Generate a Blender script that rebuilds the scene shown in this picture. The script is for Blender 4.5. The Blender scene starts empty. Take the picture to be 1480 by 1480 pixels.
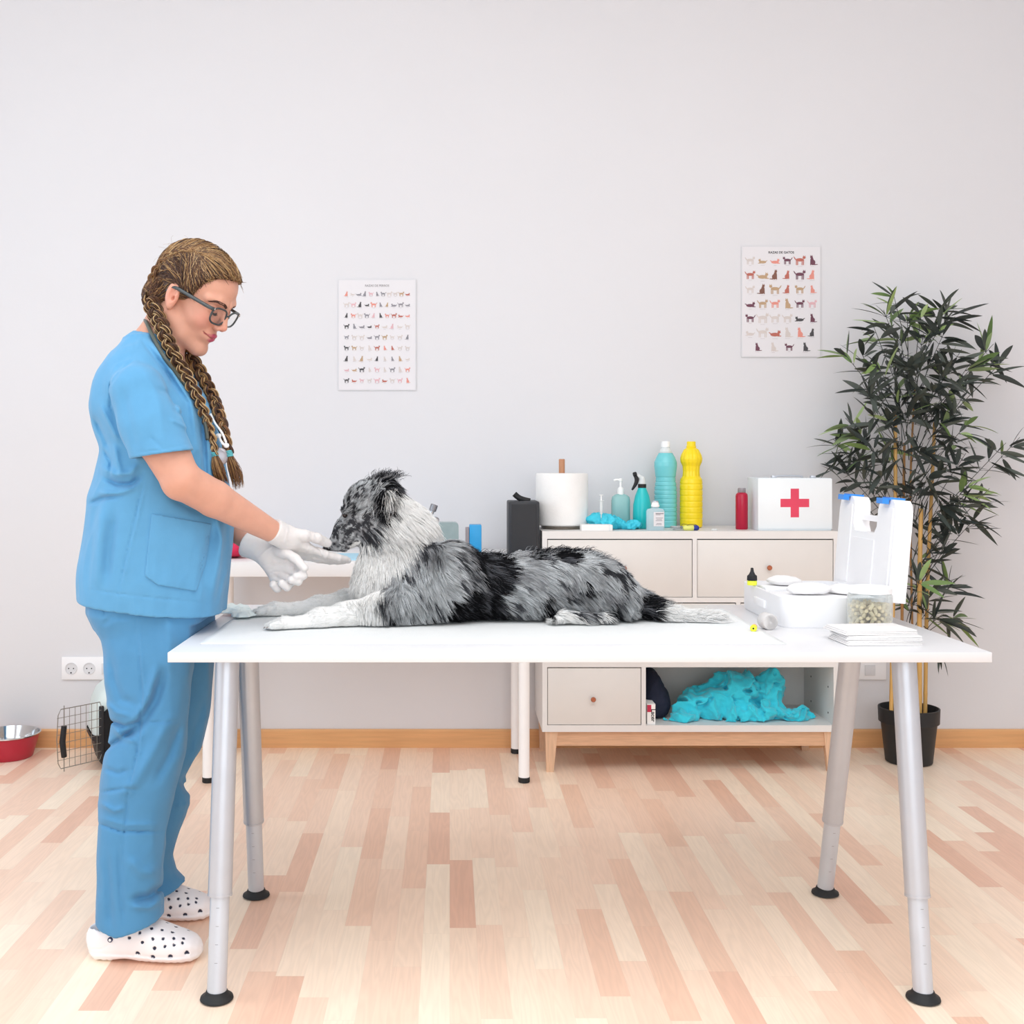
import bpy, bmesh, math, random
import numpy as np
from mathutils import Vector, Matrix
SC = bpy.context.scene
COL = SC.collection
PI = math.pi
# ---------------------------------------------------------------- camera, light, exposure
F, U0, V0, H = 1656.0, 650.0, 663.0, 1.14      # focal length in px, principal point, eye height
cd = bpy.data.cameras.new('camera'); cam = bpy.data.objects.new('camera', cd); COL.objects.link(cam)
cam.location = (0, 0, H); cam.rotation_euler = (PI/2, 0, 0)
cd.sensor_width = 36; cd.lens = F/1480*36
cd.shift_x = (740-U0)/1480; cd.shift_y = -(740-V0)/1480
cd.clip_start = .05
SC.camera = cam
w = bpy.data.worlds.new('daylight'); SC.world = w; w.use_nodes = True
w.node_tree.nodes['Background'].inputs[0].default_value = (.9, .95, 1, 1)
w.node_tree.nodes['Background'].inputs[1].default_value = 1.0
def area(name, loc, rot, sx, sy, power, color):
    l = bpy.data.lights.new(name, 'AREA'); l.shape = 'RECTANGLE'; l.size = sx; l.size_y = sy
    l.energy = power; l.color = color
    o = bpy.data.objects.new(name, l); COL.objects.link(o); o.location = loc; o.rotation_euler = rot
    return o
area('window_light_left', (-2.72, 2.1, 1.75), (0, -PI/2, 0), 2.0, 3.0, 38, (.76, .89, 1.0))
area('rear_fill_light', (.2, -2.1, 1.85), (PI/2, 0, 0), 4.6, 2.2, 92, (.88, .95, 1.0))  # fill lamp added behind the camera to lift the wall and floor
area('overhead_fill_light', (0.2, 1.3, 3.3), (0, 0, 0), 3.0, 2.2, 70, (.90, .96, 1.0))  # fill lamp added overhead to brighten floor and table; no panel is modelled
SC.view_settings.view_transform = 'Standard'; SC.view_settings.look = 'None'
SC.view_settings.gamma = 1; SC.view_settings.use_curve_mapping = False
SC.view_settings.exposure = -0.21
SC.cycles.use_denoising = True
SC.cycles.max_bounces = 10; SC.cycles.diffuse_bounces = 8; SC.cycles.transparent_max_bounces = 24
SC.cycles.transmission_bounces = 8
SC.cycles.caustics_reflective = False; SC.cycles.caustics_refractive = False

# ---------------------------------------------------------------- helpers
def W(u, v, Y):
    """the point at depth Y seen at (u, v) of the photograph"""
    return Vector(((u-U0)*Y/F, Y, H-(v-V0)*Y/F))
def lin(c):
    if isinstance(c, str):
        c = [int(c[i:i+2], 16)/255 for i in (0, 2, 4)]
    return [x/12.92 if x <= .04045 else ((x+.055)/1.055)**2.4 for x in c]
MATS = {}
def mat(name, c='ffffff', rough=.5, metal=0., var=.04, scale=20., bump=0., bscale=60., trans=0., ior=1.45, alpha=1., sss=0., attr=None, coat=0., spec=.5, stretch=None, sheen=0.):
    if name in MATS: return MATS[name]
    m = bpy.data.materials.new(name); m.use_nodes = True
    nt = m.node_tree; N = nt.nodes; L = nt.links; b = N['Principled BSDF']
    rgb = lin(c)
    b.inputs['Roughness'].default_value = rough; b.inputs['Metallic'].default_value = metal
    b.inputs['IOR'].default_value = ior; b.inputs['Transmission Weight'].default_value = trans
    b.inputs['Alpha'].default_value = alpha
    b.inputs['Specular IOR Level'].default_value = spec
    b.inputs['Coat Weight'].default_value = coat; b.inputs['Sheen Weight'].default_value = sheen
    if sss:
        b.inputs['Subsurface Weight'].default_value = sss
        b.inputs['Subsurface Radius'].default_value = (1, .35, .2); b.inputs['Subsurface Scale'].default_value = .012
    tc = N.new('ShaderNodeTexCoord')
    vec = tc.outputs['Object']
    if stretch:
        mp = N.new('ShaderNodeMapping'); mp.inputs['Scale'].default_value = stretch
        L.new(vec, mp.inputs[0]); vec = mp.outputs[0]
    if attr:
        a = N.new('ShaderNodeAttribute'); a.attribute_name = attr; src = a.outputs['Color']
    else: src = None
    nz = N.new('ShaderNodeTexNoise'); nz.inputs['Scale'].default_value = scale; nz.inputs['Detail'].default_value = 3
    L.new(vec, nz.inputs['Vector'])
    mr = N.new('ShaderNodeMapRange'); mr.inputs[1].default_value = .3; mr.inputs[2].default_value = .7
    mr.inputs[3].default_value = 1-var; mr.inputs[4].default_value = 1+var
    L.new(nz.outputs['Fac'], mr.inputs[0])
    vm = N.new('ShaderNodeVectorMath'); vm.operation = 'SCALE'
    if src: L.new(src, vm.inputs[0])
    else: vm.inputs[0].default_value = rgb
    L.new(mr.outputs[0], vm.inputs['Scale']); L.new(vm.outputs[0], b.inputs['Base Color'])
    if bump:
        nb = N.new('ShaderNodeTexNoise'); nb.inputs['Scale'].default_value = bscale; nb.inputs['Detail'].default_value = 4
        L.new(vec, nb.inputs['Vector'])
        bp = N.new('ShaderNodeBump'); bp.inputs['Strength'].default_value = bump; bp.inputs['Distance'].default_value = .004
        L.new(nb.outputs['Fac'], bp.inputs['Height']); L.new(bp.outputs[0], b.inputs['Normal'])
    MATS[name] = m
    return m
def mat_clear(name, c='e8f4f2', tint=.35, rough=.06, edge=.5):
    """thin clear plastic or glass: mostly see-through with a glossy skin"""
    if name in MATS: return MATS[name]
    m = bpy.data.materials.new(name); m.use_nodes = True
    nt = m.node_tree; N = nt.nodes; L = nt.links; b = N['Principled BSDF']
    b.inputs['Base Color'].default_value = (*lin(c), 1); b.inputs['Roughness'].default_value = rough
    b.inputs['Specular IOR Level'].default_value = .6
    t = N.new('ShaderNodeBsdfTransparent'); t.inputs[0].default_value = (*lin(c), 1)
    fr = N.new('ShaderNodeLayerWeight'); fr.inputs[0].default_value = .35
    mr = N.new('ShaderNodeMapRange'); mr.inputs[3].default_value = tint; mr.inputs[4].default_value = min(1, tint+edge)
    L.new(fr.outputs['Facing'], mr.inputs[0])
    mx = N.new('ShaderNodeMixShader'); L.new(mr.outputs[0], mx.inputs[0]); L.new(t.outputs[0], mx.inputs[1]); L.new(b.outputs[0], mx.inputs[2])
    L.new(mx.outputs[0], N['Material Output'].inputs[0])
    MATS[name] = m
    return m
def tag(o, label=None, cat=None, group=None, kind=None):
    if label: o['label'] = label
    if cat: o['category'] = cat
    if group: o['group'] = group
    if kind: o['kind'] = kind
    return o
def thing(name, label, cat, loc=(0, 0, 0), rz=0, group=None):
    o = bpy.data.objects.new(name, None); COL.objects.link(o); o.location = loc; o.rotation_euler = (0, 0, rz)
    o.empty_display_size = .02
    return tag(o, label, cat, group)
def link(name, me, m, parent=None, world=False, smooth=False):
    """one mesh object; parts given in world coordinates (world=True) are moved into the parent's frame"""
    o = bpy.data.objects.new(name, me); COL.objects.link(o)
    for x in (m if isinstance(m, (list, tuple)) else [m]): me.materials.append(x)
    if parent:
        o.parent = parent
        if world:
            M = Matrix.LocRotScale(parent.location, parent.rotation_euler, None)
            if parent.parent:
                pp = parent.parent; M = Matrix.LocRotScale(pp.location, pp.rotation_euler, None) @ M
            me.transform(M.inverted())
    if smooth: me.shade_smooth()
    return o
def obj(name, bm, m, parent=None, world=False, smooth=False, auto=None):
    me = bpy.data.meshes.new(name)
    bmesh.ops.recalc_face_normals(bm, faces=bm.faces)
    bm.to_mesh(me); bm.free()
    if auto is not None:
        me.shade_smooth(); me.set_sharp_from_angle(angle=math.radians(auto))
    return link(name, me, m, parent, world, smooth)
def BM(): return bmesh.new()
def box(bm, c, s, rz=0, bev=0, seg=2, mi=0, rot=None):
    g = bmesh.ops.create_cube(bm, size=1)
    vs = g['verts']
    R = rot if rot is not None else Matrix.Rotation(rz, 3, 'Z')
    if bev:
        for v in vs: v.co = Vector((v.co.x*s[0], v.co.y*s[1], v.co.z*s[2]))
        es = list({e for v in vs for e in v.link_edges})
        r = bmesh.ops.bevel(bm, geom=es, offset=bev, segments=seg, affect='EDGES', profile=.5)
        # collect all verts of this island
        vs = list({v for f in r['faces'] for v in f.verts})
        seen = set(vs); st = list(vs)
        while st:
            v = st.pop()
            for e in v.link_edges:
                q = e.other_vert(v)
                if q not in seen: seen.add(q); st.append(q)
        vs = list(seen)
        for v in vs: v.co = R @ v.co + Vector(c)
    else:
        for v in vs: v.co = R @ Vector((v.co.x*s[0], v.co.y*s[1], v.co.z*s[2])) + Vector(c)
    if mi:
        for f in {f for v in vs for f in v.link_faces}: f.material_index = mi
    return vs
def b2(bm, lo, hi, bev=0, mi=0):
    return box(bm, [(a+b)/2 for a, b in zip(lo, hi)], [b-a for a, b in zip(lo, hi)], bev=bev, mi=mi)
def lathe(bm, prof, c=(0, 0, 0), n=40, axis=None, mi=0, cap=True, fn=None):
    """revolve (r, z) pairs about z; axis turns the result; fn(r, a, z) may vary the radius"""
    R = Vector((0, 0, 1)).rotation_difference(Vector(axis)).to_matrix() if axis is not None else Matrix.Identity(3)
    c = Vector(c); rings = []
    for r, z in prof:
        ring = []
        for k in range(n):
            a = 2*PI*k/n; q = fn(r, a, z) if fn else r
            ring.append(bm.verts.new(c + R @ Vector((q*math.cos(a), q*math.sin(a), z))))
        rings.append(ring)
    for a, b in zip(rings, rings[1:]):
        for k in range(n):
            f = bm.faces.new((a[k], a[(k+1) % n], b[(k+1) % n], b[k])); f.material_index = mi
    if cap:
        f = bm.faces.new(rings[0][::-1]); f.material_index = mi
        f = bm.faces.new(rings[-1]); f.material_index = mi
    return rings
def cyl(bm, a, b, r0, r1=None, n=24, mi=0, bev=0):
    a, b = Vector(a), Vector(b); L = (b-a).length; r1 = r0 if r1 is None else r1
    if bev: pr = [(r0-bev, 0), (r0, bev), (r1, L-bev), (r1-bev, L)]
    else: pr = [(r0, 0), (r1, L)]
    return lathe(bm, pr, a, n, axis=(b-a), mi=mi)
def tube(bm, pts, r, n=8, mi=0, closed=False, flat=1., cap=True):
    """a tube along points with parallel-transported frames; r a number or one per point"""
    P = [Vector(p) for p in pts]; m = len(P)
    rr = [r]*m if isinstance(r, (int, float)) else list(r)
    T = []
    for i in range(m):
        if closed: t = P[(i+1) % m]-P[i-1]
        else: t = P[min(i+1, m-1)]-P[max(i-1, 0)]
        T.append(t.normalized() if t.length > 1e-9 else Vector((0, 0, 1)))
    up = Vector((0, 0, 1)) if abs(T[0].z) < .9 else Vector((1, 0, 0))
    x = T[0].cross(up).normalized(); rings = []
    for i in range(m):
        x = (x - T[i]*x.dot(T[i])).normalized(); y = T[i].cross(x)
        rings.append([bm.verts.new(P[i] + (x*math.cos(2*PI*k/n) + y*math.sin(2*PI*k/n)*flat)*rr[i]) for k in range(n)])
    prs = list(zip(rings, rings[1:])) + ([(rings[-1], rings[0])] if closed else [])
    for a, b in prs:
        for k in range(n):
            f = bm.faces.new((a[k], a[(k+1) % n], b[(k+1) % n], b[k])); f.material_index = mi
    if cap and not closed:
        bm.faces.new(rings[0][::-1]).material_index = mi; bm.faces.new(rings[-1]).material_index = mi
    return rings
def smoothpath(pts, n=6):
    """Catmull-Rom through the points"""
    P = [Vector(p) for p in pts]; P = [2*P[0]-P[1]] + P + [2*P[-1]-P[-2]]; out = []
    for i in range(1, len(P)-2):
        for k in range(n):
            t = k/n
            out.append(.5*((2*P[i]) + (P[i+1]-P[i-1])*t + (2*P[i-1]-5*P[i]+4*P[i+1]-P[i+2])*t*t + (3*P[i]-P[i-1]-3*P[i+1]+P[i+2])*t**3))
    out.append(P[-2]); return out
def prism(bm, poly, z0, z1, M=None, mi=0):
    """extrude a 2D polygon between z0 and z1; M a 4x4 placing matrix"""
    M = M or Matrix.Identity(4)
    a = [bm.verts.new(M @ Vector((x, y, z0))) for x, y in poly]; b = [bm.verts.new(M @ Vector((x, y, z1))) for x, y in poly]
    n = len(poly)
    fs = [bm.faces.new(a[::-1]), bm.faces.new(b)] + [bm.faces.new((a[k], a[(k+1) % n], b[(k+1) % n], b[k])) for k in range(n)]
    for f in fs: f.material_index = mi
    return a+b
def rrect(w, h, r, n=5):
    out = []
    for cx, cy, a0 in ((w/2-r, h/2-r, 0), (-w/2+r, h/2-r, 90), (-w/2+r, -h/2+r, 180), (w/2-r, -h/2+r, 270)):
        for k in range(n+1):
            a = math.radians(a0+90*k/n); out.append((cx+r*math.cos(a), cy+r*math.sin(a)))
    return out
def text(name, s, size, M, m, parent=None, align='CENTER'):
    c = bpy.data.curves.new(name, 'FONT'); c.body = s; c.size = size; c.align_x = align; c.align_y = 'CENTER'; c.extrude = .0002; c.offset = size*.02
    t = bpy.data.objects.new(name, c); COL.objects.link(t)
    dg = bpy.context.evaluated_depsgraph_get(); me = bpy.data.meshes.new_from_object(t.evaluated_get(dg))
    bpy.data.objects.remove(t); me.transform(M); me.materials.clear()
    return link(name, me, m, parent)
XZ = Matrix(((1, 0, 0, 0), (0, 0, -1, 0), (0, 1, 0, 0), (0, 0, 0, 1)))    # a flat drawing stood upright, facing the camera side

# ---------------------------------------------------------------- implicit surfaces (numpy)
def rcone(P, a, b, ra, rb):
    a = np.asarray(a, float); b = np.asarray(b, float); ab = b-a
    t = np.clip(((P-a) @ ab)/max(ab @ ab, 1e-12), 0, 1)
    return np.linalg.norm(P-(a+t[:, None]*ab), axis=1)-(ra+(rb-ra)*t)
def chain(P, pts, rr, k=.0):
    d = None
    for i in range(len(pts)-1):
        e = rcone(P, pts[i], pts[i+1], rr[i], rr[i+1])
        d = e if d is None else smin(d, e, k)
    return d
def ell(P, c, r, R=None):
    Q = P-np.asarray(c, float)
    if R is not None: Q = Q @ np.asarray(R, float)      # columns of R are the axes
    r = np.asarray(r, float)
    k0 = np.linalg.norm(Q/r, axis=1); k1 = np.linalg.norm(Q/(r*r), axis=1)
    return k0*(k0-1)/np.maximum(k1, 1e-9)
def rbox(P, c, s, r, R=None):
    Q = P-np.asarray(c, float)
    if R is not None: Q = Q @ np.asarray(R, float)
    q = np.abs(Q)-(np.asarray(s, float)-r)
    return np.linalg.norm(np.maximum(q, 0), axis=1)+np.minimum(q.max(1), 0)-r
def smin(a, b, k):
    if k <= 0: return np.minimum(a, b)
    h = np.maximum(k-np.abs(a-b), 0)/k
    return np.minimum(a, b)-h*h*k*.25
def smax(a, b, k): return -smin(-a, -b, k)
class Loft:
    """a stack of ellipses along one axis, from (t, c1, c2, r1, r2) rows; smooth between rows"""
    def __init__(s, rows, axis=2, sm=2, p=2.0):
        rows = np.array(sorted(rows), float); s.ax = axis; s.p = p
        s.t = np.linspace(rows[0, 0], rows[-1, 0], 240)
        s.v = np.stack([np.interp(s.t, rows[:, 0], rows[:, i]) for i in range(1, 5)], 1)
        kn = np.exp(-np.linspace(-2, 2, 4*sm*2+1)**2); kn /= kn.sum(); h = len(kn)//2
        pad = np.concatenate([np.repeat(s.v[:1], h, 0), s.v, np.repeat(s.v[-1:], h, 0)])
        s.v = np.stack([np.convolve(pad[:, i], kn, 'valid') for i in range(4)], 1)
    def __call__(s, P, grow=0, cap=0.):
        o = [i for i in range(3) if i != s.ax]; z = P[:, s.ax]
        c1, c2, r1, r2 = (np.interp(z, s.t, s.v[:, i]) for i in range(4))
        r1 = r1+grow; r2 = r2+grow
        q = (np.abs((P[:, o[0]]-c1)/r1)**s.p+np.abs((P[:, o[1]]-c2)/r2)**s.p)**(1/s.p)
        d = (q-1)*np.minimum(r1, r2)
        return smax(d, np.maximum(z-s.t[-1], s.t[0]-z), cap)
def proj(P):
    Y = np.maximum(P[:, 1], .1); return P[:, 0]*F/Y+U0, V0-(P[:, 2]-H)*F/Y
def seg(u, v, a, b):
    ax, ay = a; bx, by = b; dx, dy = bx-ax, by-ay
    t = np.clip(((u-ax)*dx+(v-ay)*dy)/(dx*dx+dy*dy+1e-9), 0, 1)
    return np.hypot(u-ax-t*dx, v-ay-t*dy), t
def crease(d, u, v, pts, w, depth, mask=None):
    """a fold line on cloth: depth > 0 a furrow, < 0 a ridge; fades at both ends"""
    g = np.zeros_like(d); n = len(pts)-1
    for i in range(n):
        s, t = seg(u, v, pts[i], pts[i+1]); tt = (i+t)/n
        g = np.maximum(g, np.exp(-(s/w)**2)*np.minimum(1, 4*np.minimum(tt, 1-tt)+.15))
    if mask is not None: g = g*mask
    return d+depth*g
_rs = np.random.RandomState(5)
_perm = _rs.rand(32, 32, 32).astype(np.float32)
def vnoise(P, s=1., off=0.):
    Q = P*s+off+100; i = np.floor(Q).astype(int); f = Q-i; f = f*f*(3-2*f); i &= 31; j = (i+1) & 31
    g = _perm; x0, y0, z0 = i.T; x1, y1, z1 = j.T; fx, fy, fz = f.T
    a = g[x0, y0, z0]*(1-fx)+g[x1, y0, z0]*fx; b = g[x0, y1, z0]*(1-fx)+g[x1, y1, z0]*fx
    c = g[x0, y0, z1]*(1-fx)+g[x1, y0, z1]*fx; e = g[x0, y1, z1]*(1-fx)+g[x1, y1, z1]*fx
    return (a*(1-fy)+b*fy)*(1-fz)+(c*(1-fy)+e*fy)*fz-.5
def fbm(P, s=1., o=3, off=0.):
    r = 0; a = 1.
    for k in range(o): r = r+a*vnoise(P, s*2**k, off+k*7.3); a *= .5
    return r
def nets(f, lo, hi, h, B=8, slack=1.5):
    """surface nets over sparse blocks: returns verts, quads"""
    lo = np.array(lo, float); hi = np.array(hi, float)
    nb = np.maximum(1, np.ceil((hi-lo)/(h*B)).astype(int)); n = nb*B+1
    ci = np.stack(np.meshgrid(*[np.arange(k) for k in nb], indexing='ij'), -1).reshape(-1, 3)
    cc = lo+(ci+.5)*B*h
    dc = np.concatenate([f(cc[i:i+200000]) for i in range(0, len(cc), 200000)])
    act = np.abs(dc) < B*h*.87*slack
    D = np.ones(n+B, np.float32)
    big = np.repeat(np.repeat(np.repeat(np.where(dc.reshape(nb) < 0, -1., 1.).astype(np.float32), B, 0), B, 1), B, 2)
    D[:big.shape[0], :big.shape[1], :big.shape[2]] = big
    loc = np.stack(np.meshgrid(*[np.arange(B)]*3, indexing='ij'), -1).reshape(-1, 3)
    ca = ci[act]*B
    for i in range(0, len(ca), 600):
        I = (ca[i:i+600, None, :]+loc[None]).reshape(-1, 3)
        D[I[:, 0], I[:, 1], I[:, 2]] = f(lo+I*h)
    D = D[:n[0]+1, :n[1]+1, :n[2]+1]
    ins = D < 0; m = [k-1 for k in D.shape]
    def sh(A, o): return A[o[0]:o[0]+m[0], o[1]:o[1]+m[1], o[2]:o[2]+m[2]]
    cor = [(a, b, c) for a in (0, 1) for b in (0, 1) for c in (0, 1)]
    s = sum(sh(ins, o).astype(np.int8) for o in cor)
    C = np.argwhere((s > 0) & (s < 8))
    idx = -np.ones(m, np.int64); idx[C[:, 0], C[:, 1], C[:, 2]] = np.arange(len(C))
    acc = np.zeros((len(C), 3)); cnt = np.zeros(len(C))
    for o in cor:
        for ax in range(3):
            if o[ax]: continue
            p = list(o); p[ax] = 1
            A = D[C[:, 0]+o[0], C[:, 1]+o[1], C[:, 2]+o[2]]; Bv = D[C[:, 0]+p[0], C[:, 1]+p[1], C[:, 2]+p[2]]
            ok = (A < 0) != (Bv < 0); t = np.where(ok, A/np.where(ok, A-Bv, 1), 0)
            q = np.tile(np.array(o, float), (len(C), 1)); q[:, ax] = t
            acc += q*ok[:, None]; cnt += ok
    V = lo+(C+acc/cnt[:, None])*h
    Q = []
    for ax in range(3):
        e1, e2 = [(1, 2), (2, 0), (0, 1)][ax]
        a = ins; sl = [slice(None)]*3; sl[ax] = slice(0, -1); sr = [slice(None)]*3; sr[ax] = slice(1, None)
        A = ins[tuple(sl)]; Bv = ins[tuple(sr)]
        E = np.argwhere(A != Bv); 
        E = E[(E[:, e1] > 0) & (E[:, e2] > 0) & (E[:, e1] < m[e1]) & (E[:, e2] < m[e2]) & (E[:, ax] < m[ax])]
        fl = A[E[:, 0], E[:, 1], E[:, 2]]
        def g(d1, d2):
            K = E.copy(); K[:, e1] -= d1; K[:, e2] -= d2; return idx[K[:, 0], K[:, 1], K[:, 2]]
        q = np.stack([g(1, 1), g(0, 1), g(0, 0), g(1, 0)], 1)
        q = np.where(fl[:, None], q, q[:, ::-1]); Q.append(q[(q >= 0).all(1)])
    return V, np.concatenate(Q)
def npmesh(name, V, Q, colors=None, smooth=True):
    V = np.asarray(V, np.float32); Q = np.asarray(Q, np.int32); k = Q.shape[1]
    me = bpy.data.meshes.new(name)
    me.vertices.add(len(V)); me.vertices.foreach_set('co', V.ravel())
    me.loops.add(Q.size); me.loops.foreach_set('vertex_index', Q.ravel())
    me.polygons.add(len(Q)); me.polygons.foreach_set('loop_start', np.arange(0, Q.size, k, dtype=np.int32))
    me.polygons.foreach_set('loop_total', np.full(len(Q), k, np.int32))
    me.update(calc_edges=True); me.validate()
    if smooth: me.shade_smooth()
    if colors is not None:
        c = me.color_attributes.new('Col', 'FLOAT_COLOR', 'POINT')
        cc = np.ones((len(V), 4), np.float32); cc[:, :3] = colors; c.data.foreach_set('color', cc.ravel())
    return me
def relax(V, Q, it=1, lam=.5):
    for _ in range(it):
        S = np.zeros_like(V); c = np.zeros(len(V))
        for i in range(4):
            for j in ((i+1) % 4, (i+3) % 4):
                np.add.at(S, Q[:, i], V[Q[:, j]]); np.add.at(c, Q[:, i], 1)
        V = V+lam*(S/np.maximum(c, 1)[:, None]-V)
    return V
def sdf_obj(name, f, lo, hi, h, m, parent=None, colorf=None, rel=1, slack=1.5, B=8):
    V, Q = nets(f, lo, hi, h, B=B, slack=slack)
    V = relax(V, Q, rel)
    me = npmesh(name, V, Q, colorf(V) if colorf else None)
    return link(name, me, m, parent, world=True)
def strand_mesh(name, S, rad, col, sides=3):
    """S (n, k, 3) polylines -> thin closed tubes; rad (n, k) or (k,), col (n, 3) or (n, k, 3)"""
    S = np.asarray(S, float); n, k, _ = S.shape
    T = np.empty_like(S); T[:, 1:-1] = S[:, 2:]-S[:, :-2]; T[:, 0] = S[:, 1]-S[:, 0]; T[:, -1] = S[:, -1]-S[:, -2]
    T /= np.linalg.norm(T, axis=2, keepdims=True)+1e-9
    ref = np.zeros((n, 1, 3)); ref[:, 0, :] = np.where(np.abs(T[:, :1, 1]) < .8, np.array([0, 1, 0]), np.array([1, 0, 0]))
    A = np.cross(T, np.broadcast_to(ref, T.shape)); A /= np.linalg.norm(A, axis=2, keepdims=True)+1e-9
    Bq = np.cross(T, A); rad = np.broadcast_to(np.asarray(rad, float), (n, k))[..., None]
    rings = np.stack([S+rad*(A*math.cos(2*PI*j/sides)+Bq*math.sin(2*PI*j/sides)) for j in range(sides)], 2)   # n,k,sides,3
    V = rings.reshape(-1, 3); idx = np.arange(n*k*sides).reshape(n, k, sides)
    a = idx[:, :-1]; b = idx[:, 1:]
    Q = np.stack([a, np.roll(a, -1, 2), np.roll(b, -1, 2), b], -1).reshape(-1, 4)
    col = np.asarray(col, float)
    if col.ndim == 2: col = np.repeat(col[:, None], k, 1)
    C = np.repeat(col[:, :, None], sides, 2).reshape(-1, 3)
    me = bpy.data.meshes.new(name)
    me.vertices.add(len(V)); me.vertices.foreach_set('co', V.astype(np.float32).ravel())
    me.loops.add(Q.size); me.loops.foreach_set('vertex_index', Q.astype(np.int32).ravel())
    me.polygons.add(len(Q)); me.polygons.foreach_set('loop_start', np.arange(0, Q.size, 4, dtype=np.int32)); me.polygons.foreach_set('loop_total', np.full(len(Q), 4, np.int32))
    me.update(calc_edges=True); me.shade_smooth()
    c = me.color_attributes.new('Col', 'FLOAT_COLOR', 'POINT'); cc = np.ones((len(V), 4), np.float32); cc[:, :3] = C; c.data.foreach_set('color', cc.ravel())
    return me
def pathpts(pts, n=8): return np.array([list(p) for p in smoothpath(pts, n)])
def frames(P):
    """parallel-transported frames along a polyline: tangents, sides, ups"""
    T = np.gradient(P, axis=0); T /= np.linalg.norm(T, axis=1, keepdims=True)
    s = np.cross(T[0], [0, 1, 0]); s /= np.linalg.norm(s); A = []
    for t in T: s = s-t*(s @ t); s /= np.linalg.norm(s); A.append(s)
    A = np.array(A); return T, A, np.cross(T, A)
def resample(P, n):
    d = np.r_[0, np.cumsum(np.linalg.norm(np.diff(P, axis=0), axis=1))]; t = np.linspace(0, d[-1], n)
    return np.stack([np.interp(t, d, P[:, i]) for i in range(3)], 1), d[-1]
# ---------------------------------------------------------------- the room
YW = 4.53                                                    # the back wall
XL, XR, YF, ZC = -2.8, 3.0, -2.2, 3.4
m_wall = mat('white_plaster', 'd9d9dc', .85, var=.012, scale=1.3, bump=.05, bscale=120, spec=.2)
m_ceil = mat('ceiling_white', 'f4f4f4', .9, var=.01)
m_base = mat('beech_skirting', 'd9a673', .45, var=.07, scale=9, stretch=(.6, 8, 10))
m_frame = mat('window_frame_white', 'f2f2f2', .4, var=.01)
def parquet():
    m = bpy.data.materials.new('beech_strip_parquet'); m.use_nodes = True
    nt = m.node_tree; N = nt.nodes; L = nt.links; b = N['Principled BSDF']
    def math_(op, a, c=None):
        n = N.new('ShaderNodeMath'); n.operation = op
        for i, x in enumerate((a, c)):
            if x is None: continue
            if isinstance(x, (int, float)): n.inputs[i].default_value = x
            else: L.new(x, n.inputs[i])
        return n.outputs[0]
    tc = N.new('ShaderNodeTexCoord'); sp = N.new('ShaderNodeSeparateXYZ'); L.new(tc.outputs['Object'], sp.inputs[0])
    x = math_('DIVIDE', sp.outputs[0], .064); col = math_('FLOOR', x)
    wn = N.new('ShaderNodeTexWhiteNoise'); wn.noise_dimensions = '1D'; L.new(col, wn.inputs['W'])
    y = math_('ADD', math_('DIVIDE', sp.outputs[1], .47), math_('MULTIPLY', wn.outputs['Value'], 7.0)); row = math_('FLOOR', y)
    cb = N.new('ShaderNodeCombineXYZ'); L.new(col, cb.inputs[0]); L.new(row, cb.inputs[1])
    w2 = N.new('ShaderNodeTexWhiteNoise'); w2.noise_dimensions = '2D'; L.new(cb.outputs[0], w2.inputs['Vector'])
    rp = N.new('ShaderNodeValToRGB'); L.new(w2.outputs['Value'], rp.inputs[0])
    e = rp.color_ramp.elements
    stops = [(0, 'fbead4'), (.35, 'f8dfc8'), (.65, 'f5d6bf'), (.88, 'efc9b0'), (1, 'e6baa2')]
    e[0].position = 0; e[0].color = (*lin(stops[0][1]), 1); e[1].position = 1; e[1].color = (*lin(stops[-1][1]), 1)
    for p, c in stops[1:-1]:
        q = e.new(p); q.color = (*lin(c), 1)
    # grain, different on every strip
    off = N.new('ShaderNodeVectorMath'); off.operation = 'MULTIPLY_ADD'
    L.new(w2.outputs['Color'], off.inputs[0]); off.inputs[1].default_value = (40, 40, 40); L.new(tc.outputs['Object'], off.inputs[2])
    mp = N.new('ShaderNodeMapping'); mp.inputs['Scale'].default_value = (22, 1.6, 1); L.new(off.outputs[0], mp.inputs[0])
    nz = N.new('ShaderNodeTexNoise'); nz.inputs['Scale'].default_value = 1.2; nz.inputs['Detail'].default_value = 2; L.new(mp.outputs[0], nz.inputs['Vector'])
    rings = math_('FRACT', math_('MULTIPLY', nz.outputs['Fac'], 9.0))
    tri = math_('ABSOLUTE', math_('SUBTRACT', rings, .5))
    mr = N.new('ShaderNodeMapRange'); mr.inputs[1].default_value = 0; mr.inputs[2].default_value = .5; mr.inputs[3].default_value = 1.03; mr.inputs[4].default_value = .955
    L.new(tri, mr.inputs[0])
    # thin joints
    fx = math_('ABSOLUTE', math_('SUBTRACT', math_('FRACT', x), .5)); fy = math_('ABSOLUTE', math_('SUBTRACT', math_('FRACT', y), .5))
    j = math_('MAXIMUM', math_('GREATER_THAN', fx, .488), math_('GREATER_THAN', fy, .4975))
    sc = math_('SUBTRACT', mr.outputs[0], math_('MULTIPLY', j, .05))
    vm = N.new('ShaderNodeVectorMath'); vm.operation = 'SCALE'; L.new(rp.outputs[0], vm.inputs[0]); L.new(sc, vm.inputs['Scale'])
    L.new(vm.outputs[0], b.inputs['Base Color']); b.inputs['Roughness'].default_value = .33; b.inputs['Specular IOR Level'].default_value = .45
    return m
def struct(name, bm, m, parent=None, **k):
    o = obj(name, bm, m, parent, **k); o['kind'] = 'structure'; return o
bm = BM(); b2(bm, (XL-.1, YF-.1, -.1), (XR+.1, YW+.1, 0)); struct('floor', bm, parquet())
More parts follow.
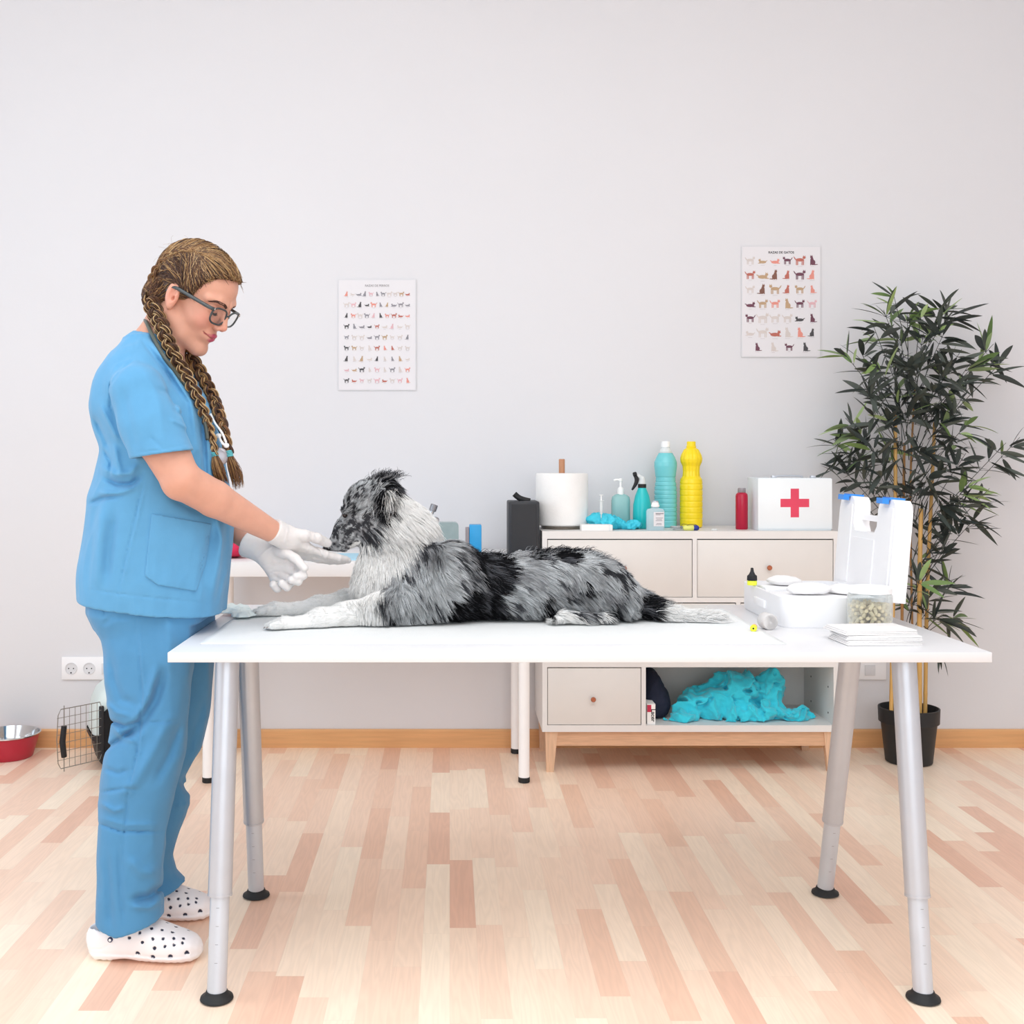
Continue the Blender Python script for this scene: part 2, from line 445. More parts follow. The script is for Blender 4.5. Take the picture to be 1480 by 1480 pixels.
bm = BM(); b2(bm, (XL-.1, YF-.1, ZC), (XR+.1, YW+.1, ZC+.1)); struct('ceiling', bm, m_ceil)
bm = BM(); b2(bm, (XL-.1, YW, 0), (XR+.1, YW+.1, ZC)); struct('wall_back', bm, m_wall)
bm = BM(); b2(bm, (XR, YF, 0), (XR+.1, YW, ZC)); struct('wall_right', bm, m_wall)
bm = BM()                                                    # left wall round its window
b2(bm, (XL-.1, YF, 0), (XL, YW, .75)); b2(bm, (XL-.1, YF, 2.75), (XL, YW, ZC))
b2(bm, (XL-.1, YF, .75), (XL, .6, 2.75)); b2(bm, (XL-.1, 3.6, .75), (XL, YW, 2.75)); struct('wall_left', bm, m_wall)
bm = BM()
b2(bm, (XL, YF-.1, 0), (XR, YF, .75)); b2(bm, (XL, YF-.1, 2.95), (XR, YF, ZC))
b2(bm, (XL, YF-.1, .75), (-2.1, YF, 2.95)); b2(bm, (2.5, YF-.1, .75), (XR, YF, 2.95)); struct('wall_front', bm, m_wall)
def window(name, horizontal, lo, hi, z0, z1, at):
    bm = BM(); t = .05
    def bar(a, b, p, q):
        if horizontal: b2(bm, (a, at-.04, p), (b, at+.0, q))
        else: b2(bm, (at-.04, a, p), (at, b, q))
    bar(lo, hi, z0, z0+t); bar(lo, hi, z1-t, z1)
    n = 3
    for k in range(n+1):
        c = lo+(hi-lo)*k/n; bar(max(lo, c-t/2), min(hi, c+t/2), z0+t, z1-t)
    struct(name, bm, m_frame)
window('window_1', False, .6, 3.6, .75, 2.75, XL-.03)
window('window_2', True, -2.1, 2.5, .75, 2.95, YF-.03)  # unseen window added behind the camera, widened to suit the rear fill
bm = BM()
prism(bm, [(0, 0), (-.012, 0), (-.012, .066), (-.008, .072), (0, .072)], XL, XR, Matrix(((0, 0, 1, 0), (1, 0, 0, YW), (0, 1, 0, 0), (0, 0, 0, 1))))
struct('baseboard_back', bm, m_base)
# ---------------------------------------------------------------- examination table
m_lam = mat('white_laminate', 'dcdcde', .28, var=.008)
m_steel = mat('silver_lacquered_tube', 'c2c7cf', .36, metal=.55, var=.02)
m_steel2 = mat('silver_inner_tube', 'c9d1db', .34, metal=.45, var=.02)
m_rub = mat('black_rubber', '1d1e20', .6, var=.05)
m_white = mat('white_plastic', 'f3f4f4', .35, var=.01)
m_whitem = mat('white_metal', 'f2f2f2', .35, var=.01)
TZ = .735; TX0, TX1, TY0, TY1 = -.590, 1.134, 2.395, 3.179
tb = thing('examination_table', 'long white examination table on four splayed silver legs, in the foreground', 'table', ((TX0+TX1)/2, (TY0+TY1)/2, 0))
bm = BM(); b2(bm, (TX0, TY0, TZ-.021), (TX1, TY1, TZ), bev=.0012); obj('tabletop', bm, m_lam, tb, world=True, auto=40)
for (fx, fy, tx, ty) in ((-.491, 2.415, -.488, 2.52), (-.504, 2.985, -.50, 2.83), (.998, 2.415, .990, 2.50), (.983, 3.0, .985, 2.80)):
    top = Vector((tx, ty, TZ-.022)); bot = Vector((fx, fy, .012)); d = (bot-top)
    mid = top+d*.715
    bm = BM()
    cyl(bm, top, mid, .026, .0255, 32, bev=.001); cyl(bm, mid-d*.003, mid+d*.004, .0262, n=32)
    lg = obj('leg', bm, m_steel, tb, world=True, auto=40)
    bm = BM(); cyl(bm, mid-d*.05, bot, .0205, n=28)
    for k in range(4):
        p = mid+d*(.035+.052*k); q = (Vector((0, -1, 0))-d.normalized()*Vector((0, -1, 0)).dot(d.normalized())).normalized()
        # small height marks on the inner tube
        vs = box(bm, p+q*.0203, (.006, .0006, .0008), mi=1)
    lt = obj('lower_tube', bm, [m_steel2, mat('scale_mark', '83888e', .5)], lg, world=True, auto=40)
    bm = BM(); lathe(bm, [(.030, 0), (.035, .003), (.034, .007), (.026, .011), (.022, .020)], (fx, fy, 0), 36)
    obj('foot', bm, m_rub, lg, world=True, auto=50)
    bm = BM(); box(bm, (tx, ty, TZ-.024), (.075, .075, .006), bev=.002); obj('mounting_plate', bm, m_steel, lg, world=True)

# ---------------------------------------------------------------- desk by the wall
m_desk = mat('desk_white', 'e2e1e1', .35, var=.008)
DZ, DX0, DX1, DY0, DY1 = .785, -.875, .318, 3.93, 4.51
dk = thing('desk', 'plain white desk on four round white legs against the back wall', 'desk', ((DX0+DX1)/2, (DY0+DY1)/2, 0))
bm = BM(); b2(bm, (DX0, DY0, DZ-.05), (DX1, DY1, DZ), bev=.0015); obj('tabletop', bm, m_desk, dk, world=True, auto=40)
for x in (-.852, .262):
    for y in (4.04, 4.44):
        xx = x+(-.005 if y > 4.2 else 0)
        bm = BM(); cyl(bm, (xx, y, .018), (xx, y, DZ-.05), .0195, n=28); lg = obj('leg', bm, m_whitem, dk, world=True, auto=40)
        bm = BM(); cyl(bm, (xx, y, 0), (xx, y, .02), .0205, n=28, bev=.002); obj('foot', bm, m_rub, lg, world=True, auto=40)

# ---------------------------------------------------------------- sideboard
m_cab = mat('cabinet_white', 'dedcda', .4, var=.008)
m_door = mat('cabinet_front_white', 'dad7d3', .42, var=.008)
m_dark = mat('recess_shade', '2a2826', .7)
m_oak = mat('oak', 'cfa584', .5, var=.10, scale=14, stretch=(1, 10, 12), bump=.06)
m_oakv = mat('oak_legs', 'd6b091', .5, var=.10, scale=14, stretch=(12, 12, 1), bump=.06)
m_knob = mat('copper_knob', 'b0684a', .35, metal=.5)
CX0, CX1, CY0, CY1 = .336, 1.418, 4.16, 4.515
cb = thing('sideboard', 'white sideboard with drawers, an open lower niche and an oak base, by the back wall', 'cabinet', ((CX0+CX1)/2, (CY0+CY1)/2, 0))
CXM = .888                                                   # the middle division of the upper rows
bm = BM()
t = .018
b2(bm, (CX0, CY0, .849), (CX1, CY1, .877))                                  # top
b2(bm, (CX0, CY0, .172), (CX0+t, CY1, .849)); b2(bm, (CX1-t-.006, CY0, .172), (CX1, CY1, .849))
b2(bm, (CX0, CY0, .148), (CX1, CY1, .172))                                  # bottom
xa, xb = CX0+t, CX1-t-.006
b2(bm, (xa, CY0, .618), (xb, CY1-.006, .636)); b2(bm, (xa, CY0, .383), (xb, CY1-.006, .401))
b2(bm, (xa, CY1-.006, .172), (xb, CY1, .849))
b2(bm, (CXM-.006, CY0, .636), (CXM+.010, CY1-.006, .849)); b2(bm, (1.04, CY0, .401), (1.056, CY1-.006, .618))
b2(bm, (.696, CY0, .172), (.712, CY1-.006, .383))
body = obj('cabinet_body', bm, m_cab, cb, world=True)
def front(name, x0, x1, z0, z1, knob, inset=.003):
    bm = BM(); b2(bm, (x0+.002, CY0+inset, z0+.0015), (x1-.002, CY0+inset+.016, z1-.004), bev=.0012)
    f = obj(name, bm, m_door, cb, world=True, auto=40)
    bm = BM(); b2(bm, (x0-.002, CY0+inset+.017, z0), (x1+.002, CY0+inset+.02, z1)); obj('gap_shade_panel', bm, m_dark, f, world=True)  # dark sheet behind the front, standing in for shade in the gaps
    if knob:
        kx, kz = knob; bm = BM()
        lathe(bm, [(.004, 0), (.004, .008), (.0085, .012), (.0095, .017), (.007, .021)], (kx, CY0+inset, kz), 24, axis=(0, -1, 0))
        obj('knob', bm, m_knob, f, world=True, auto=50)
front('drawer', CX0+t, CXM-.006, .636, .849, (.632, .743))
front('drawer', CXM+.010, CX1-t-.006, .636, .849, (1.158, .745))
front('door', CX0+t, 1.04, .401, .618, (.69, .51)); front('door', 1.056, CX1-t-.006, .401, .618, (1.23, .51))
front('drawer', CX0+t, .696, .172, .383, (.520, .268))
bm = BM()
b2(bm, (CX0+.05, CY0+.012, .095), (CX1-.05, CY0+.03, .146)); b2(bm, (CX0+.05, CY1-.05, .095), (CX1-.05, CY1-.03, .146))
b2(bm, (CX0+.03, CY0+.04, .095), (CX0+.045, CY1-.05, .146)); b2(bm, (CX1-.045, CY0+.04, .095), (CX1-.03, CY1-.05, .146))
obj('base_rail', bm, m_oak, cb, world=True)
for sx, x in ((1, CX0+.012), (-1, CX1-.012)):
    for sy, y in ((1, CY0+.008), (-1, CY1-.04)):
        bm = BM(); a = []
        for z, wd, o in ((0, .026, .004), (.147, .045, 0)):
            y0 = y; dy = .03 if z else .022
            xs = (x+sx*o, x+sx*(o+wd)); a.append([bm.verts.new(p) for p in ((xs[0], y0, z), (xs[1], y0, z), (xs[1], y0+dy, z), (xs[0], y0+dy, z))])
        bm.faces.new(a[0][::-1]); bm.faces.new(a[1])
        for k in range(4): bm.faces.new((a[0][k], a[0][(k+1) % 4], a[1][(k+1) % 4], a[1][k]))
        obj('leg', bm, m_oakv, cb, world=True)
for x, z in ((CX1-t-.0065, .205), (CX1-t-.0065, .30)):
    for y in (4.22, 4.42): bm = BM(); cyl(bm, (x+.001, y, z), (x-.0005, y, z), .0035, n=12); obj('shelf_pin_hole', bm, m_dark, body, world=True)

# cloth bundles: crumpled surfaces as closed lumps
def lump(name, prims, lo, hi, h, m, folds, amp, seed, parent=None, scale=(1, 1, 1), sharp=True, floor_z=None, smooth=.03):
    def f(P):
        wv = np.stack([fbm(P, 9, 2, seed+3), fbm(P, 9, 2, seed+9), fbm(P, 9, 2, seed+17)], 1)*.06
        Q = P+wv
        d = None
        for c, r in prims:
            e = ell(P+wv*.4, c, r); d = e if d is None else smin(d, e, smooth)
        n = fbm(Q*np.array(scale), folds, 3, seed)
        rid = (1-np.abs(n)*3.2) if sharp else n*2
        d = d-amp*rid+amp*.5*np.abs(fbm(Q*np.array([1, 1, 1.4]), folds*2.3, 2, seed+31))*3
        if floor_z is not None: d = smax(d, floor_z-P[:, 2], .004)
        return d
    return sdf_obj(name, f, lo, hi, h, m, parent, slack=2.2)
m_teal = mat('teal_gauze_cloth', '2fc9dd', .75, var=.10, scale=14, sheen=.3, bump=.25, bscale=500)
m_navy = mat('navy_cloth', '1b2136', .85, var=.12, bump=.3, bscale=300)
t0 = lump('gauze_cloth', [((.985, 4.31, .225), (.10, .06, .055)), ((1.10, 4.31, .255), (.09, .06, .075)), ((1.20, 4.31, .26), (.055, .055, .085)), ((1.22, 4.27, .20), (.09, .04, .030)),
                          ((.92, 4.27, .20), (.075, .04, .035)), ((.865, 4.225, .185), (.05, .025, .012)), ((1.10, 4.26, .195), (.14, .05, .028)), ((1.06, 4.33, .31), (.06, .05, .03)), ((1.29, 4.26, .185), (.05, .03, .012))],
          (.74, 4.168, .165), (1.38, 4.45, .42), .0035, m_teal, 14, .020, 3, floor_z=.1725)
tag(t0, 'crumpled turquoise gauze cloth lying in the open niche of the white sideboard', 'cloth')
t0 = lump('folded_cloth', [((.765, 4.33, .255), (.045, .09, .075)), ((.775, 4.33, .22), (.055, .09, .06)), ((.755, 4.34, .29), (.033, .07, .045))],
          (.716, 4.19, .165), (.90, 4.48, .40), .004, m_navy, 10, .006, 21, floor_z=.1725)
# keep it clear of the niche side
tag(t0, 'dark navy bundled cloth behind the small carton in the sideboard niche', 'cloth')
m_card = mat('carton_white', 'f0eeec', .6, var=.01); m_red = mat('print_red', 'c0264a', .5); m_ink = mat('print_black', '17171a', .6); m_grayink = mat('print_grey', '9a9698', .6)
bx = thing('carton', 'small white medicine carton with black lettering standing in the sideboard niche', 'box', (.7345, 4.215, .172))
bm = BM(); box(bm, (0, 0, .037), (.030, .08, .074), bev=.0008); obj('box_body', bm, m_card, bx)
bm = BM(); box(bm, (-.0075, -.0402, .058), (.015, .0006, .026)); obj('printed_band', bm, m_red, bx)
text('lettering', 'Lacer', .021, Matrix.Translation((.0065, -.0404, .033)) @ XZ @ Matrix.Rotation(-PI/2, 4, 'Z'), m_ink, bx)

# ---------------------------------------------------------------- posters
m_paper = mat('poster_paper', 'dcdadd', .45, var=.004); m_film = mat('poster_sleeve', 'd4d4d7', .3, var=.01)
PAL = [mat('print_'+n, c, .6) for n, c in (('plum', '6b4050'), ('rust', 'b5675a'), ('charcoal', '4a484b'), ('tan', 'b79a7a'), ('salmon', 'dc8f82'), ('pale', 'cfc6c2'), ('brown', '7d5548'), ('pink', 'd8aeb4'), ('slate', '8b8990'))]
def animal(rs, kind):
    """flat little animal outlines: list of polygons in a unit box"""
    P = []
    def el(cx, cy, rx, ry, rot=0, n=12):
        return [(cx+rx*math.cos(a)*math.cos(rot)-ry*math.sin(a)*math.sin(rot), cy+rx*math.cos(a)*math.sin(rot)+ry*math.sin(a)*math.cos(rot)) for a in [2*PI*k/n for k in range(n)]]
    s = 1 if rs.random() < .5 else -1
    if kind == 0:    # standing
        P += [el(0, .08, .33, .13), el(.33, .25, .12, .10), [(.25, .32), (.27, .44), (.34, .33)], [(.36, .33), (.42, .43), (.43, .28)]]
        P += [[(x, .05), (x+.07, .05), (x+.06, -.33), (x, -.33)] for x in (-.3, -.2, .14, .25)]
        P += [[(-.3, .12), (-.44, .32), (-.50, .34), (-.42, .16), (-.3, .04)]]
    elif kind == 1:  # sitting
        P += [el(-.05, -.12, .2, .22), el(.02, .06, .13, .22), el(.06, .30, .11, .09), [(-.02, .34), (0, .48), (.06, .38)], [(.08, .38), (.14, .47), (.15, .34)],
              [(.07, .05), (.15, .05), (.16, -.34), (.09, -.34)], [(-.15, -.34), (-.45, -.30), (-.45, -.26), (-.15, -.25)]]
    else:            # lying
        P += [el(0, -.12, .36, .14), el(.30, .05, .12, .10), [(.22, .12), (.22, .23), (.30, .14)], [(.32, .14), (.38, .22), (.38, .08)], [(.2, -.26), (.46, -.26), (.46, -.2), (.2, -.18)], [(-.3, -.1), (-.48, .02), (-.45, .06), (-.28, -.02)]]
    return [[(x*s, y) for x, y in q] for q in P]
def poster(name, label, u0, u1, v0, v1, rows, titles, seed, size, colors, tcol, tilt=0.):
    Y = YW-.004; a = W(u0, v1, Y); b = W(u1, v0, Y); w_, h_ = b.x-a.x, b.z-a.z
    r = thing(name, label, 'poster', ((a.x+b.x)/2, Y, (a.z+b.z)/2)); r.rotation_euler.y = tilt
    bm = BM(); box(bm, (0, .001, 0), (w_+.008, .0015, h_+.008)); obj('clear_sleeve', bm, m_film, r)
    bm = BM(); box(bm, (0, -.0003, 0), (w_, .0012, h_)); obj('sheet', bm, m_paper, r)
    text('title', titles, size, Matrix.Translation((0, -.0012, h_/2-.022)) @ XZ, tcol, r)
    rs = random.Random(seed); bm = BM(); bl = BM()
    top, bot = h_/2-.055, -h_/2+.035
    for i, n in enumerate(rows):
        z = top+(bot-top)*i/(len(rows)-1)
        for k in range(n):
            wr = w_*(.80 if n > 4 else .62); x = -wr/2+wr*k/(n-1)
            s = (w_*.94/max(rows))*rs.uniform(.82, 1.12); kind = rs.choice([0, 0, 1, 1, 2]); ci = rs.choice(colors)
            for qi, q in enumerate(animal(rs, kind)):
                vs = [bm.verts.new((x+px*s, -.0014-.00006*qi, z+pz*s)) for px, pz in q]
                f = bm.faces.new(vs); f.material_index = ci
            if size > .012 or True:
                ww = s*rs.uniform(.2, .5)
                vs = [bl.verts.new((x+dx, -.0014, z-s*.45+dz)) for dx, dz in ((-ww/2, 0), (ww/2, 0), (ww/2, .0018), (-ww/2, .0018))]
                bl.faces.new(vs)
    # thin sheets of ink: give them thickness
    for q in (bm, bl):
        ex = bmesh.ops.extrude_face_region(q, geom=list(q.faces)); bmesh.ops.translate(q, vec=(0, .0008, 0), verts=[v for v in ex['geom'] if isinstance(v, bmesh.types.BMVert)])
    obj('printed_animals', bm, PAL, r); obj('printed_captions', bl, m_capt, r)
    return r
m_capt = mat('print_caption', 'c9c4c8', .6)
poster('cat_breed_poster', 'white poster of cat breeds headed RAZAS DE GATOS, right of the first aid box plants', 1073, 1185, 357, 515, [6, 6, 6, 6, 6, 6, 4], 'RAZAS DE GATOS', 4, .0125, [0, 0, 1, 2, 3, 4, 5, 5, 6, 7], m_ink)['label'] = 'white wall poster of cat breeds headed RAZAS DE GATOS, beside the tall bamboo'
poster('dog_breed_poster', 'white wall poster of dog breeds headed RAZAS DE PERROS, beside the woman', 490, 600, 405, 563, [11, 10, 10, 9, 9, 9, 9, 9, 9], 'RAZAS DE PERROS', 9, .0115, [1, 2, 2, 3, 4, 5, 5, 5, 7, 8, 5, 8], m_grayink)

# ---------------------------------------------------------------- sockets
m_sock = mat('socket_white', 'f0f0f2', .3, var=.005); m_sockd = mat('socket_recess', 'd9d9dc', .4); m_hole = mat('socket_hole', '3a3a3e', .6)
def plate(name, label, u0, u1, v0, v1, slots):
    a = W(u0, v1, YW); b = W(u1, v0, YW); r = thing(name, label, 'power socket', ((a.x+b.x)/2, YW, (a.z+b.z)/2))
    w_, h_ = b.x-a.x, b.z-a.z
    bm = BM(); box(bm, (0, -.005, 0), (w_, .010, h_), bev=.003); obj('cover_plate', bm, m_sock, r, auto=40)
    for kind, u in slots:
        x = W(u, 0, YW).x-r.location.x
        if kind == 's':
            bm = BM(); lathe(bm, [(.0235, -.001), (.0235, .003), (.0205, .0028), (.0195, .0005), (.003, .0004)], (x, -.010, 0), 32, axis=(0, -1, 0))
            s = obj('socket_well', bm, m_sockd, r, auto=40)
            bm = BM()
            for dx in (-.0095, .0095): cyl(bm, (x+dx, -.0100, 0), (x+dx, -.0108, 0), .0027, n=12)
            cyl(bm, (x, -.0100, -.0165), (x, -.0135, -.0165), .0026, n=12)
            obj('contact_hole', bm, m_hole, s)
        else:
            bm = BM(); box(bm, (x, -.0115, 0), (.042, .005, .042), rot=Matrix.Rotation(.06, 3, 'Z'), bev=.0015); obj('rocker_switch', bm, m_sockd, r, auto=40)
    return r
plate('wall_socket', 'white twin wall socket with a light switch, above the pet carrier', 90, 166, 949, 982, [('s', 104), ('s', 130), ('w', 156)])
plate('wall_socket', 'white wall socket and switch beside the sideboard, behind the silver table leg', 1216, 1280, 954, 982, [('s', 1227), ('w', 1256)])
# ---------------------------------------------------------------- things on the sideboard
CZ = .877
def bottle_fn(ribs): return ribs
def solid(name, prof, c, m, parent, n=40, fn=None, auto=35):
    bm = BM(); lathe(bm, prof, c, n, fn=fn); return obj(name, bm, m, parent, auto=auto)
def pos(u, v, Y): p = W(u, v, Y); return p
def ptop(v, Y): return W(0, v, Y).z-CZ
m_paper_roll = mat('tissue_paper', 'efeeec', .9, var=.015, bump=.35, bscale=260)
m_dowel = mat('dowel_wood', 'b98563', .5, var=.08, stretch=(8, 8, 1))
# paper roll on its holder
x, Y = W(812, 0, 4.33).x, 4.33
r = thing('paper_roll', 'fat white paper towel roll on a wooden post, left end of the sideboard', 'paper roll', (x, Y, CZ))
bm = BM(); lathe(bm, [(.075, 0), (.078, .004), (.078, .010), (.074, .013)], n=48); obj('holder_base', bm, mat('holder_grey_brown', '8d8378', .5), r, auto=35)
bm = BM(); cyl(bm, (0, 0, .013), (0, 0, .262), .0115, n=20, bev=.002); obj('post', bm, m_dowel, r, auto=40)
bm = BM(); ro = .098
lathe(bm, [(.022, .013), (ro-.004, .013), (ro, .018), (ro, .203), (ro-.003, .208), (.03, .209), (.022, .205)], n=72, fn=lambda q, a, z: q+(.0006*math.sin(a*9+z*20) if q > .08 else 0))
obj('tissue', bm, m_paper_roll, r, auto=35)
# black case on the desk
m_blk = mat('black_case', '2b2d32', .5, var=.05); m_blk2 = mat('black_strap', '1c1c1e', .6)
x0, x1 = W(735, 0, 4.18).x, .326
r = thing('black_case', 'upright black case with a raised strap, on the desk beside the paper roll', 'case', ((x0+x1)/2, 4.24, DZ))
w_ = x1-x0
bm = BM(); box(bm, (0, 0, .10), (w_, .16, .20), bev=.006); obj('shell', bm, m_blk, r, auto=40)
bm = BM(); box(bm, (0, -.0805, .10), (w_-.02, .002, .18), bev=.0008); obj('front_panel', bm, mat('black_case_panel', '25262a', .55), r)
bm = BM(); tube(bm, smoothpath([(.025, -.03, .199), (0, -.03, .205), (-.018, -.03, .213), (-.033, -.03, .226)], 4), [.004]*13, 6, flat=3.); obj('strap', bm, m_blk2, r, smooth=True)
# soap / sponge carton and turquoise gloves
r = thing('gauze_packet', 'flat white packet at the front of the sideboard before the turquoise cloth', 'box', (W(862, 0, 4.19).x, 4.20, CZ), .0)
bm = BM(); box(bm, (0, 0, .011), (.113, .06, .022), bev=.0015); obj('packet_body', bm, m_card, r, auto=40)
bm = BM(); box(bm, (.045, -.0303, .011), (.0012, .0006, .02)); box(bm, (.0568, 0, .011), (.0006, .05, .016)); obj('printed_edge', bm, mat('print_pale_blue', 'c5d5de', .5), r)
m_tealg = mat('turquoise_film', '3cc6dc', .55, var=.10, scale=30, bump=.1)
t0 = lump('gauze_bundle', [((W(880, 0, 4.27).x, 4.27, CZ+.028), (.055, .035, .026)), ((W(912, 0, 4.26).x, 4.26, CZ+.016), (.04, .03, .018)), ((W(862, 0, 4.28).x, 4.28, CZ+.034), (.035, .028, .022))],
     (.48, 4.21, CZ-.006), (.75, 4.34, CZ+.09), .0022, m_tealg, 26, .0075, 41, floor_z=CZ, smooth=.015)
tag(t0, 'crumpled turquoise gauze bundle on the sideboard behind the white packet', 'cloth')
# syringe standing in the cap
m_clear = mat_clear('clear_plastic', 'eef4f5', .30); m_clearw = mat_clear('frosted_plastic', 'f2f6f6', .62, .25)
r = thing('syringe', 'small clear syringe standing upright in the turquoise gauze bundle', 'syringe', (W(869, 0, 4.235).x, 4.235, CZ+.045))
S = Matrix.Identity(3)
bm = BM(); lathe(bm, [(.0015, 0), (.002, .012), (.0052, .015), (.0052, .062), (.010, .063), (.010, .0645), (.0052, .065)], n=20); obj('barrel', bm, m_clearw, r, auto=35)
bm = BM(); cyl(bm, (0, 0, .018), (0, 0, .026), .0049, n=20); obj('rubber_stopper', bm, m_ink, r, auto=35)
bm = BM(); cyl(bm, (0, 0, .026), (0, 0, .083), .0028, n=12); cyl(bm, (0, 0, .083), (0, 0, .085), .0075, n=20); obj('plunger', bm, m_white, r, auto=35)
bm = BM(); cyl(bm, (0, 0, -.028), (0, 0, .003), .0005, n=8); obj('needle', bm, m_steel, r)
# pump bottle
Y = 4.36; r = thing('pump_bottle', 'pale aqua soap bottle with a white pump, on the sideboard', 'bottle', (W(897, 0, Y).x, Y, CZ))
m_aqua = mat('pale_aqua_gel', '9fd3d2', .25, var=.03, trans=.25); m_teal2 = mat('teal_bottle', '22bdc0', .28, var=.02)
bm = BM(); R_ = rrect(.070, .045, .016, 5)
lv = [(0, .94), (.004, 1), (.105, 1), (.118, .92), (.126, .62), (.129, .40)]
rings = [[bm.verts.new((px*s, py*s, z)) for px, py in R_] for z, s in lv]
for a, b in zip(rings, rings[1:]):
    for k in range(len(R_)): bm.faces.new((a[k], a[(k+1) % len(R_)], b[(k+1) % len(R_)], b[k]))
bm.faces.new(rings[0][::-1]); bm.faces.new(rings[-1]); obj('bottle_body', bm, m_aqua, r, auto=50)
bm = BM(); lathe(bm, [(.013, .127), (.0135, .132), (.0125, .148), (.009, .152), (.005, .156), (.0045, .176), (.007, .178), (.007, .186), (.003, .189)], n=28)
tube(bm, smoothpath([(0, 0, .182), (-.016, 0, .183), (-.026, 0, .180)], 4), .004, 10); obj('pump', bm, m_white, r, auto=35)
# teal spray bottle
Y = 4.32; r = thing('spray_bottle', 'teal spray bottle with a black trigger, between the pump bottle and blue bottle', 'spray bottle', (W(928, 0, Y).x, Y, CZ))
bm = BM(); lathe(bm, [(.030, 0), (.034, .004), (.0345, .05), (.033, .09), (.026, .125), (.017, .147), (.015, .153)], n=40); obj('bottle_body', bm, m_teal2, r, auto=60)
bm = BM(); cyl(bm, (0, 0, .153), (0, 0, .168), .0155, n=32, bev=.001); obj('collar', bm, m_blk2, r, auto=35)
bm = BM(); lathe(bm, [(.013, .168), (.0125, .178), (.010, .184), (.010, .193), (.006, .196)], n=24)
tube(bm, [(.004, 0, .187), (-.010, 0, .196), (-.026, 0, .204)], [.0085, .0075, .006], 12); obj('spray_head', bm, m_clearw, r, auto=35)
bm = BM(); tube(bm, smoothpath([(-.024, 0, .198), (-.020, 0, .186), (-.024, 0, .168), (-.038, 0, .145)], 5), [.008, .0082, .0084, .0086, .0086, .0086, .0084, .008, .0078, .0076, .0072, .0066, .006, .0052, .0044, .003], 10)
lathe(bm, [(.007, -.007), (.009, -.005), (.009, .005), (.007, .007)], (-.027, 0, .204), 20, axis=(1, 0, .3)); obj('trigger', bm, m_blk2, r, smooth=True)
# tall blue bottle
def ribs(zs, dr, wd):
    def f(q, a, z):
        return q
    return f
def ribbed(prof_pts, n, zr0, zr1, pitch, dr):
    """dense (r, z) profile with horizontal ribs between zr0 and zr1"""
    zs = np.linspace(prof_pts[0][1], prof_pts[-1][1], n); P = np.array(prof_pts)
    rr = np.interp(zs, P[:, 1], P[:, 0]); out = []
    for q, z in zip(rr, zs):
        if zr0 < z < zr1: q -= dr*max(0, math.cos(2*PI*(z-zr0)/pitch))**4
        out.append((float(q), float(z)))
    return out
Y = 4.40; r = thing('cleaner_bottle', 'tall light blue ribbed cleaning bottle with a white cap, left of the yellow bottle', 'bottle', (W(962, 0, Y).x, Y, CZ))
m_blue = mat('light_blue_liquid', '7ad6dd', .2, var=.02, trans=.15); 
h0 = .262
bm = BM(); lathe(bm, ribbed([(.038, 0), (.0425, .004), (.043, .05), (.043, .13), (.041, .16), (.0375, .185), (.0405, .21), (.0435, .235), (.0430, .25), (.036, .268), (.026, .285)], 150, .01, .20, .0165, .0022), n=48); obj('bottle_body', bm, m_blue, r, smooth=True)
bm = BM(); lathe(bm, [(.026, .284), (.020, .295), (.0165, .302), (.0145, .312)], n=40); obj('clear_neck', bm, m_clearw, r, smooth=True)
bm = BM(); lathe(bm, [(.0165, .308), (.0165, .326), (.015, .330)], n=32); obj('cap', bm, m_white, r, auto=35)
# tall yellow bottle
Y = 4.38; r = thing('cleaner_bottle', 'tall bright yellow bottle with a bulbous fluted neck on the sideboard', 'bottle', (W(999, 0, Y).x, Y, CZ))
m_yel = mat('yellow_plastic', 'f3d61c', .25, var=.02)
pr = ribbed([(.036, 0), (.0425, .005), (.043, .05), (.043, .17), (.041, .185), (.033, .196), (.0315, .215), (.033, .235), (.040, .25), (.042, .262), (.039, .277), (.028, .298), (.0175, .305)], 160, .012, .17, .022, .0016)
bm = BM(); lathe(bm, pr, n=96, fn=lambda q, a, z: q-(.0022*max(0, math.cos(a*12))**2 if z > .187 and q > .024 else 0)); obj('bottle_body', bm, m_yel, r, smooth=True)
bm = BM(); lathe(bm, [(.0175, .304), (.0185, .306), (.0185, .311), (.0165, .313), (.0165, .326), (.0145, .329)], n=40, fn=lambda q, a, z: q+.0004*math.cos(a*20)); obj('cap', bm, m_yel, r, auto=35)
# small clear medicine bottle
Y = 4.21; r = thing('medicine_bottle', 'small square clear medicine bottle with a white cap and printed label', 'bottle', (W(947, 0, Y).x, Y, CZ))
m_pale = mat_clear('pale_bottle_plastic', 'd8ecf2', .5, .15)
bm = BM(); R_ = rrect(.064, .036, .008, 4)
lv = [(0, .95), (.003, 1), (.070, 1), (.078, .86), (.081, .5), (.082, .36), (.086, .34)]
rings = [[bm.verts.new((px*s, py*s, z)) for px, py in R_] for z, s in lv]
for a, b in zip(rings, rings[1:]):
    for k in range(len(R_)): bm.faces.new((a[k], a[(k+1) % len(R_)], b[(k+1) % len(R_)], b[k]))
bm.faces.new(rings[0][::-1]); bm.faces.new(rings[-1]); obj('bottle_body', bm, m_pale, r, auto=50)
bm = BM(); lathe(bm, [(.011, .085), (.0155, .087), (.0155, .092), (.0135, .095), (.0125, .101), (.010, .104)], n=28); obj('cap', bm, m_white, r, auto=35)
bm = BM(); lathe(bm, [(.011, .1035), (.0115, .105), (.0105, .1085)], n=24); obj('cap_seal', bm, m_steel, r, auto=35)
bm = BM(); box(bm, (.010, -.0184, .042), (.038, .0006, .052)); obj('label', bm, m_paper, r)
bm = BM(); rs = random.Random(2)
